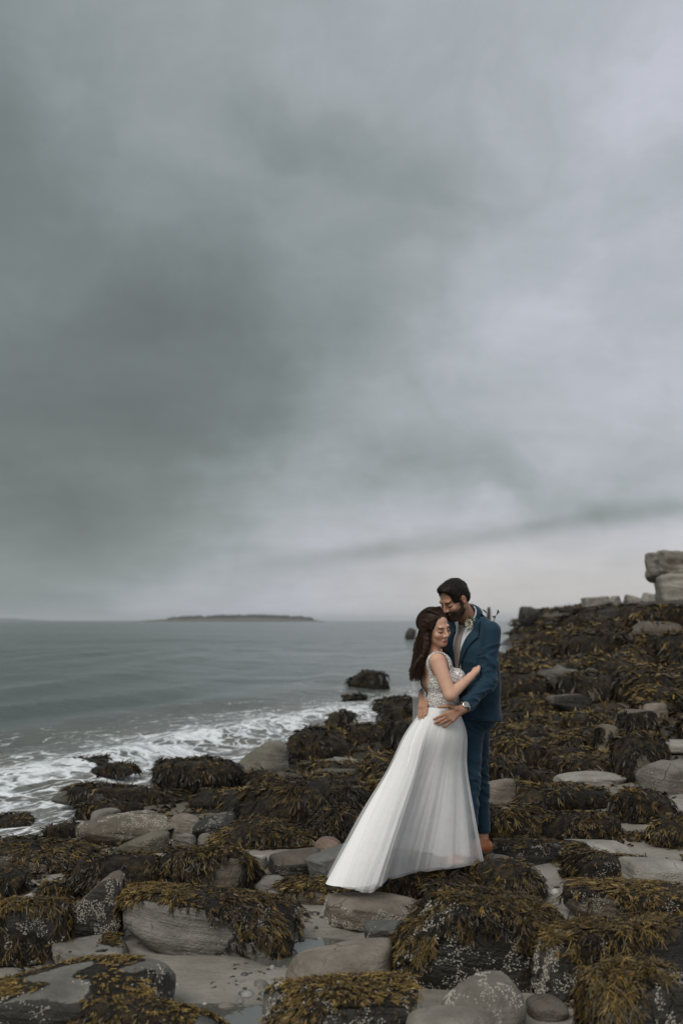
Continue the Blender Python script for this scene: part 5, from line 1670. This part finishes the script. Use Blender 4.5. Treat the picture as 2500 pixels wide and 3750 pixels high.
def leaf_mesh(base, tip, wdt, nrm, seg=6):
    base = np.asarray(base); tip = np.asarray(tip); d_ = unit(tip - base); sd = unit(np.cross(d_, nrm)); nn_ = np.cross(sd, d_)
    L_ = np.linalg.norm(tip - base); pts = []
    for i in range(seg + 1):
        t = i / seg; w = wdt * math.sin(math.pi * min(1, .05 + t * .95)) ** .8
        for j in (-1, 0, 1):
            pts.append(base + d_ * L_ * t + sd * w * j + nn_ * (.25 * w * abs(j) - .3 * L_ * t * t * .5))
    return np.array(pts), grid_faces(seg + 1, 3)
for tx, ty in ((955, 450), (1010, 505), (925, 560), (1015, 470), (985, 455)):
    tipp = zp(tx, ty, bp[1] - .012)
    v, f = leaf_mesh(bp + fdir * .004, tipp, .009, fdir)
    link('leaf', mesh_np('leaf', v - bp, f), MLEAF, parent=bo)
s0_ = bp + fdir * .006; s1_ = zp(922, 608, bp[1] - .014)
v, f = tube(s0_, s1_, .0045, .003, 8)
link('stem', mesh_np('stem', v - bp, f), MRIB, parent=bo)

# ------------------------------------------------------------------ bride
ORG_W = V3(.66, 6.43, 0)
ya = R(14)
fw = V3(math.cos(ya), math.sin(ya), 0); rw = V3(math.sin(ya), -math.cos(ya), 0)
Hw = zp(642, 572, 6.42)
yaw_w = R(51); pit_w = R(12)
fhw = V3(math.cos(yaw_w) * math.cos(pit_w), -math.sin(yaw_w) * math.cos(pit_w), -math.sin(pit_w))
RmW = frame(fhw, roll=R(11))
KW = .97
NBw = zp(608, 835, 6.455)
shN = zp(655, 892, 6.315); elN = zp(778, 1218, 6.235); wrN = zp(972, 1040, 6.345)
shF = NBw - rw * .145 + V3(.01, 0, -.045)
elF = V3(.80, 6.85, 1.34); wrF = V3(.97, 6.90, 1.44)
waist = zp(690, 1265, 6.45); rib = zp(662, 1085, 6.45); upr = zp(628, 930, 6.45)
xs = axis([(.46, .94, .0045), (.94, 1.06, .009)]); ys = axis([(6.16, 6.62, .0046), (6.62, 7.0, .010)])
zs = axis([(-.02, .13, .007), (.13, .92, .016), (.92, 1.36, .0048), (1.36, 1.63, .0036)])
FW = Field(xs, ys, zs)
def torso_w(F, grow=0.0, k=.04):
    F.cone(waist - rw * .045, waist + rw * .045, .082 + grow, .082 + grow, k)
    F.cone(rib - rw * .055, rib + rw * .055, .088 + grow, .088 + grow, k)
    F.cone(upr - rw * .075, upr + rw * .075, .078 + grow, .078 + grow, k)
    for q in (-1, 1):
        F.ell(rib + fw * .088 + rw * .062 * q + V3(0, 0, .022), V3(.062, .055, .06) + grow, None, .03)
    hp_ = V3(waist[0] - .012, waist[1], .84)
    F.cone(hp_ - rw * .045, hp_ + rw * .045, .10 + grow, .10 + grow, k)
torso_w(FW)
FW.cone(NBw + V3(0, 0, -.035), shN, .05, .044, .03); FW.cone(NBw + V3(0, 0, -.035), shF, .05, .044, .03)
FW.cone(NBw + V3(0, 0, -.03), Hw + RmW @ V3(-.022, 0, -.055), .048, .045, .025)
FW.chain([shN, elN, wrN], [.050, .0385, .0245], .012)
FW.chain([shF, elF, wrF], [.046, .037, .024], .015)
head_prims(FW, Hw, RmW, KW, False)
for q in (-1, 1):
    hj = V3(waist[0] - .01, waist[1] + .05, .8) + rw * .045 * q
    kn = V3(.67, 6.50 - .05 * q, .46)
    an = V3(.63, 6.46, .08) if q == 1 else V3(.67, 6.58, .08)
    an[2] = .085
    FW.chain([hj, kn, an], [.070, .046, .030], .03)
    FW.cone(an + V3(-.01, 0, -.04), an + V3(.06, -.04, -.045), .03, .034, .02)
    for t_ in range(5):
        b0 = an + V3(.06, -.04, -.055) + V3(.55, .83, 0) * (.016 * (t_ - 2)) * -1
        FW.cone(b0, b0 + unit(V3(.83, -.55, 0)) * (.055 - .006 * t_), .014, .0095, .006)
FW.cut(lambda g: .004 - g[..., 2])
# near hand on his sleeve
kn_ = {'index': [(1008, 985), (1030, 962, .006), (1046, 945, .012), (1054, 938, .018)],
       'middle': [(1013, 996, -.006), (1036, 976, -.004), (1050, 960, .004), (1060, 952, .012)],
       'ring': [(1013, 1010, -.008), (1036, 994, -.008), (1050, 980, -.002), (1058, 972, .006)],
       'little': [(1008, 1022, -.006), (1028, 1010, -.006), (1042, 1000, -.002), (1050, 993, .004)]}
for q, nm in enumerate(('index', 'middle', 'ring', 'little')):
    pts = hpts(kn_[nm], 6.352)
    finger(FW, pts, .0085, .0062)
    FW.cone(wrN, pts[0], .019, .0115, .012)
tpw = hpts([(985, 1000), (1004, 968, .01), (1022, 952, .02)], 6.36)
finger(FW, tpw, .010, .007)
# far hand holding the flowers behind his shoulder
gd = unit(V3(.2, -.25, 1))
for q in range(4):
    b0 = wrF + unit(wrF - elF) * .07 + gd * (.03 - .02 * q)
    finger(FW, [b0, b0 + V3(.03, .0, 0), b0 + V3(.045, -.022, 0), b0 + V3(.03, -.04, 0)], .0088, .0068)
    FW.cone(wrF, b0, .02, .012, .012)
finger(FW, [wrF + gd * .02, wrF + gd * .045 + V3(.03, -.02, 0), wrF + gd * .05 + V3(.055, -.03, 0)], .011, .008)
v, f = FW.mesh()
v = relax(v, f, 1, .4)
cols = skin_colours(v, Hw, RmW, (.60, .36, .255), (.47, .155, .13), (.022, .013, .009), False, KW)
bride = link('person', mesh_np('person', v - ORG_W, f, cols={'Col': cols}), MSKIN, loc=ORG_W)
tag(bride, 'woman in white lace wedding dress leaning on the man, face turned to the viewer', 'person')

# --- bodice of lace
M, n, p, out = material('lace')
tc = n.new('ShaderNodeTexCoord').outputs['Object']
wv_ = n.vm('ADD', tc, n.vm('SCALE', n.noise(tc, 25, 2, out=1), .03))
lf = n.voro(n.vm('MULTIPLY', wv_, (1, 1, 1.7)), 75, 'F1')
lg = n.noise(wv_, 90, 3)
motif = n.ss(n.m('ADD', lf, n.m('MULTIPLY', n.m('SUBTRACT', lg, .5), .5)), .46, .66, 1.0, 0.0)
n.put(p.inputs['Base Color'], n.mix(motif, (.46, .40, .35), (.82, .81, .79)))
p.inputs['Roughness'].default_value = .7
n.put(p.inputs['Normal'], n.bump(motif, .9, .008))
MLACE = M
xs = axis([(.48, .86, .0048)]); ys = axis([(6.24, 6.68, .0048)]); zs = axis([(.90, 1.36, .0048)])
FD = Field(xs, ys, zs)
torso_w(FD, .008)
FD.cone(waist + V3(0, 0, -.01) - rw * .045, waist + V3(0, 0, -.01) + rw * .045, .098, .098, .02)
FD.cone(NBw + V3(0, 0, -.035), shN, .055, .050, .03); FD.cone(NBw + V3(0, 0, -.035), shF, .055, .050, .03)
v, f = FD.mesh(); v = relax(v, f, 1)
fc_ = v[f].mean(1)
cen = V3(rib[0], rib[1], 0)
tf = (fc_ - cen) @ fw; tr = (fc_ - cen) @ rw; tz = fc_[:, 2]
armd = near_seg(fc_, shN, elN); armf = near_seg(fc_, shF, elF)
back_open = (tf < .0) & (np.abs(tr) < .004 + .085 * smooth(1.02, 1.17, tz)) & (tz > 1.02)
front_open = (tf >= -.03) & (np.abs(tr) < .004 + .085 * smooth(1.13, 1.24, tz)) & (tz > 1.13)
arm_open = ((armd < .062) & (tz > 1.185) & (tr > .118)) | ((armf < .064) & (tz > 1.19) & (tr < -.118))
top_ = (tz > 1.20) & (np.abs(tr) < .062)
v, f, _ = prune(v, f, (tz > .962 + .012 * fbm(fc_ * 40, 2)) & ~back_open & ~front_open & ~arm_open & ~top_)
bod = part('bodice', v, f, MLACE, bride, ORG_W)
sm_ = bod.modifiers.new('thickness', 'SOLIDIFY'); sm_.thickness = .004; sm_.offset = 0

# --- skirt
def cloth_mat(name, col, alpha=1.0, trans=.25):
    M, n, p, out = material(name)
    n.put(p.inputs['Base Color'], col)
    p.inputs['Roughness'].default_value = .75
    p.inputs['Specular IOR Level'].default_value = .15
    tr_ = n.new('ShaderNodeBsdfTranslucent'); n.put(tr_.inputs[0], col)
    mx_ = n.new('ShaderNodeMixShader'); mx_.inputs[0].default_value = trans
    M.node_tree.links.new(p.outputs[0], mx_.inputs[1]); M.node_tree.links.new(tr_.outputs[0], mx_.inputs[2])
    last = mx_.outputs[0]
    if alpha < 1:
        tp_ = n.new('ShaderNodeBsdfTransparent')
        m2 = n.new('ShaderNodeMixShader')
        tc = n.new('ShaderNodeTexCoord').outputs['Object']
        a_ = n.m('ADD', alpha, n.m('MULTIPLY', n.m('SUBTRACT', n.noise(tc, 9, 3), .5), alpha * .5))
        n.put(m2.inputs[0], a_)
        M.node_tree.links.new(tp_.outputs[0], m2.inputs[1]); M.node_tree.links.new(last, m2.inputs[2])
        last = m2.outputs[0]
    M.node_tree.links.new(last, out.inputs[0])
    return M
MLIN = cloth_mat('white_lining', (.90, .895, .885), 1.0, .10)
MTUL = cloth_mat('white_tulle', (.92, .92, .915), .36, .2)
MVEIL = cloth_mat('veil_tulle', (.88, .89, .89), .34, .3)
wz = .985
def skirt(hem, nfold, famp, seed, nu=400, nv=44, hipb=.0, grow=0.0, twist=0.0):
    th = np.array([h[0] for h in hem]) * math.pi / 180; P = np.array([h[1] for h in hem], float)
    th = np.concatenate([th - 2 * math.pi, th, th + 2 * math.pi]); P = np.concatenate([P, P, P])
    A = np.linspace(0, 2 * math.pi, nu, endpoint=False)
    H = np.stack([np.interp(A, th, P[:, k]) for k in range(3)], -1)
    ker = np.hanning(13); ker /= ker.sum()
    for k in range(3):
        H[:, k] = np.convolve(np.concatenate([H[-6:, k], H[:, k], H[:6, k]]), ker, 'valid')
    dirv = np.cos(A)[:, None] * V3(1, 0, 0) + np.sin(A)[:, None] * V3(0, -1, 0)
    wc_ = V3(waist[0], waist[1], wz)
    Wp = wc_ + dirv * (.090 + grow) * np.stack([np.ones(nu), 1.38 * np.ones(nu), np.ones(nu)], -1)
    t = np.linspace(0, 1, nv)
    out_ = np.zeros((nu, nv, 3))
    hip = np.exp(-((t - .17) / .15) ** 2) * .038
    hd = np.linalg.norm((H - Wp)[:, :2], axis=1)
    rightside = .45 + .55 * smooth(.75, -.2, np.cos(A))
    for j, tt in enumerate(t):
        q = Wp * (1 - tt) + H * tt
        ease = tt ** 1.06
        q[:, :2] = Wp[:, :2] * (1 - ease) + H[:, :2] * ease
        q += dirv * hip[j]
        Aw = A + .10 * math.sin(tt * 2.1 + seed)
        ca, sa = np.cos(Aw), np.sin(Aw)
        w1 = vnoise(np.stack([ca * nfold * .34, sa * nfold * .34, np.full(nu, seed + tt * .8)], -1))
        w2 = vnoise(np.stack([ca * nfold * .9, sa * nfold * .9, np.full(nu, seed + 7. + tt * 1.6)], -1))
        w3 = vnoise(np.stack([ca * nfold * 2.1, sa * nfold * 2.1, np.full(nu, seed + 3. + tt * 2.2)], -1))
        a_ = famp * (tt ** .8) * (.35 + 1.0 * np.minimum(hd, .6)) * rightside
        q += dirv * (a_ * (w1 * 1.35 + .5 * w2 + .14 * w3 + .15))[:, None]
        q[:, 2] += .010 * w2 * tt
        out_[:, j] = q
    return out_.reshape(-1, 3), grid_faces(nu, nv, True)
def hz(xd, yd, z):
    return at_z(xd, yd, z)
lin_hem = [(0, V3(.82, 6.46, .05)), (25, hz(1048, 1966, .06)), (50, hz(1020, 1968, .075)), (72, hz(965, 1957, .10)), (96, hz(905, 1948, .12)), (112, hz(882, 1962, .10)),
           (124, hz(872, 2030, .012)), (140, hz(835, 2038, .006)), (156, hz(795, 2036, .004)), (170, hz(772, 2026, .004)), (190, V3(.02, 6.16, .006)), (215, V3(.14, 6.5, .01)), (245, V3(.36, 6.72, .02)), (285, V3(.60, 6.74, .03)), (325, V3(.76, 6.62, .04))]
tul_hem = [(0, V3(.90, 6.44, .012)), (20, hz(1104, 1976, .008)), (38, hz(1080, 1988, .006)), (55, hz(1040, 1996, .004)), (75, hz(974, 2002, .004)), (95, hz(915, 2011, .004)), (110, hz(880, 2024, .004)),
           (124, hz(868, 2046, .004)), (142, hz(830, 2052, .002)), (158, hz(788, 2043, .002)), (172, hz(760, 2029, .002)), (190, V3(-.03, 6.2, .004)), (215, V3(.08, 6.6, .006)), (245, V3(.34, 6.88, .01)), (285, V3(.62, 6.9, .01)), (330, V3(.84, 6.68, .012))]
v, f = skirt(lin_hem, 9, .075, 4)
sk = part('skirt_lining', v, f, MLIN, bride, ORG_W)
v, f = skirt(tul_hem, 11, .075, 9, grow=.006)
part('tulle_layer', v, f, MTUL, bride, ORG_W)
tul2 = [(a, q * .93 + V3(waist[0], waist[1], 0) * .07 + V3(0, 0, .012)) for a, q in tul_hem]
v, f = skirt(tul2, 14, .07, 21, grow=.003)
part('tulle_layer', v, f, MTUL, bride, ORG_W)
# waist seam
def unit_rows(a):
    return a / (np.linalg.norm(a, axis=1)[:, None] + 1e-9)
# --- hair
xs = axis([(.40, .78, .0036)]); ys = axis([(6.24, 6.62, .0036)]); zs = axis([(1.08, 1.64, .0040)])
F = Field(xs, ys, zs)
wW = lambda f_, s_, u_: Hw + RmW @ (V3(f_, s_, u_) * KW)
F.ell(wW(-.028, 0, .036), V3(.106, .086, .097) * KW, RmW, .012)
F.ell(wW(-.10, -.01, .02), V3(.045, .06, .06) * KW, RmW, .03)
F.ell(wW(.120, 0, -.030), V3(.076, .088, .114) * KW, RmW, .04, sub=True)
rgh = np.random.default_rng(3)
Lx = lambda y: np.interp(y, [500, 620, 760, 900, 1000, 1080], [505, 480, 445, 422, 402, 398])
Rx = lambda y: np.interp(y, [500, 620, 720, 800, 900, 1000, 1080], [590, 596, 590, 560, 525, 500, 485])
for j in range(150):
    a = rgh.random(); ph = rgh.uniform(0, 6.28); am = rgh.uniform(7, 15)
    dep = 6.37 + .17 * rgh.random() - .02 * a
    end = rgh.uniform(960, 1072)
    ysq = np.linspace(500, end, 12)
    pts = []
    for i, yy in enumerate(ysq):
        xx = Lx(yy) * (1 - a) + Rx(yy) * a + am * math.sin(yy / 46 + ph * .35 + a * 3) * min(1, i / 4) * (1 + .8 * (i > 7)) 
        pts.append(zp(xx, yy, dep + .012 * math.sin(yy / 60 + ph * 2)))
    r0 = rgh.uniform(.0055, .0085)
    F.chain(pts, np.interp(np.linspace(0, 1, 12), [0, .3, .75, 1], [r0, r0, r0 * .8, .0022]), .009)
# twisted strand pinned back from the temples, and a few on the far shoulder
for q in range(7):
    a0 = q / 6
    pts = [wW(.052 - .01 * a0, -.05 - .03 * a0, .092 - .075 * a0), wW(.01, -.088, .062 - .045 * a0), wW(-.05, -.082, .038 - .03 * a0), wW(-.105, -.035, .01 + .012 * math.sin(q * 2))]
    F.chain(pts, [.005, .008, .0105, .010], .007)
for q in range(6):
    pts = [wW(.05 - .012 * q, .02 * q - .03, .112 - .004 * q), wW(-.01, .02 * q - .055, .128), wW(-.07, .012 * q - .05, .095), wW(-.115, -.02, .045)]
    F.chain(pts, [.004, .007, .010, .010], .010)
for q in range(5):
    pts = [zp(712, 560 + 30 * q, 6.50 + .01 * q), zp(722, 700, 6.50 + .01 * q), zp(714 + 6 * q, 780, 6.50), zp(722 + 4 * q, 850, 6.49)]
    F.chain(pts, [.012, .012, .009, .003], .006)
v, f = F.mesh(); v = relax(v, f, 1, .35); vn = vnormals(v, f)
v = v + vn * (.0022 * fbm(np.stack([v[:, 0] * 110, v[:, 1] * 110, v[:, 2] * 18], -1), 2))[:, None]
wh = part('hair', v, f, MHAIRW, bride, ORG_W)
lw = (v - Hw) @ RmW / KW
cap_i = np.where((lw[:, 2] > -.02) & (np.linalg.norm(lw, axis=1) < .16))[0]
knot = wW(-.11, -.03, .0)
strands(F, v[rgs.choice(cap_i, 1300)], lambda q: unit_rows(knot - q), 7, .09, .0012, .004, .10, 'swept_hairs', MHAIRW, wh, ORG_W)
# loose hairs over the locks
N = 900
a = rgh.random(N); dep = 6.355 + .15 * rgh.random(N); ph = rgh.uniform(0, 6.28, N); end = rgh.uniform(940, 1090, N)
K = 10; P = np.zeros((N, K, 3))
for i in range(N):
    aa = a[i] * 1.12 - .06
    for k_, yy in enumerate(np.linspace(510, end[i], K)):
        xx = Lx(yy) * (1 - aa) + Rx(yy) * aa + 9 * math.sin(yy / 50 + ph[i]) * min(1, k_ / 3)
        P[i, k_] = zp(xx, yy, dep[i])
sd = np.zeros_like(P); sd[..., 0] = .8; sd[..., 1] = -.6
v, f, _ = ribbons(P, sd, np.full((N, K), .0011) * np.linspace(1, .5, K), np.zeros((N, K, 3)))
part('loose_hair', v, f, MHAIRW, wh, ORG_W)
# --- earring
ec = wW(-.008, -.083, -.052)
uu, ffb = ICO[3]
er = link('earring', mesh_np('earring', uu * .0042, ffb), METAL, loc=ec)
tag(er, 'small sparkling drop earring in the bride\'s ear', 'earring')
link('drop', mesh_np('drop', uu * (.0032, .0032, .007) + V3(.001, 0, -.012), ffb), METAL, parent=er)
# --- veil
Yv = 6.56
rowsy = np.linspace(520, 1470, 40)
VL = np.interp(rowsy, [520, 600, 760, 950, 1150, 1300, 1470], [488, 446, 412, 396, 402, 418, 414])
VR = np.interp(rowsy, [520, 700, 900, 1200, 1470], [560, 560, 560, 570, 560])
pts = []
nc = 34
for i, yy in enumerate(rowsy):
    for j in range(nc):
        u_ = j / (nc - 1)
        xx = VL[i] + (VR[i] - VL[i]) * u_
        pts.append(zp(xx, yy, Yv + .022 * math.sin(u_ * 13 + .6 * math.sin(yy / 160)) * min(1, .25 + i / 25) - .03 * u_))
veil = link('veil', mesh_np('veil', np.array(pts) - ORG_W, grid_faces(40, nc)), MVEIL, loc=ORG_W)
tag(veil, 'sheer white veil hanging down behind the bride\'s hair', 'veil')

# --- flowers in her far hand, their sprigs showing over his shoulder
bq = wrF + unit(wrF - elF) * .08
bqo = bpy.data.objects.new('bouquet', None); COL.objects.link(bqo); bqo.location = bq
tag(bqo, 'leafy bouquet held behind the groom, green sprigs showing above his shoulder', 'bouquet')
tips = [(1104, 400, 6.86), (1250, 420, 6.80), (1212, 470, 6.80), (1130, 478, 6.92)]
for q, (tx, ty, yy) in enumerate(tips):
    tp_ = zp(tx, ty, yy)
    mid = bq + (tp_ - bq) * .55 + V3(0, .02, .02)
    v1, f1 = tube(bq - gd * .05, mid, .0022, .0016, 6); v2, f2 = tube(mid, tp_, .0016, .001, 6)
    link('stem', mesh_np('stem', np.concatenate([v1, v2]) - bq, np.concatenate([f1, f2 + len(v1)])), MLEAF, parent=bqo)
    for k_ in range(3):
        b0 = mid + (tp_ - mid) * (.3 + .22 * k_)
        sdv = unit(V3(random.uniform(-1, 1), random.uniform(-.5, .5), random.uniform(.2, 1)))
        v, f = leaf_mesh(b0, b0 + unit(unit(tp_ - mid) + sdv * .8) * (.030 if k_ < 2 else .026), .0048, V3(.2, -1, .1))
        link('leaf', mesh_np('leaf', v - bq, f), MLEAF, parent=bqo)
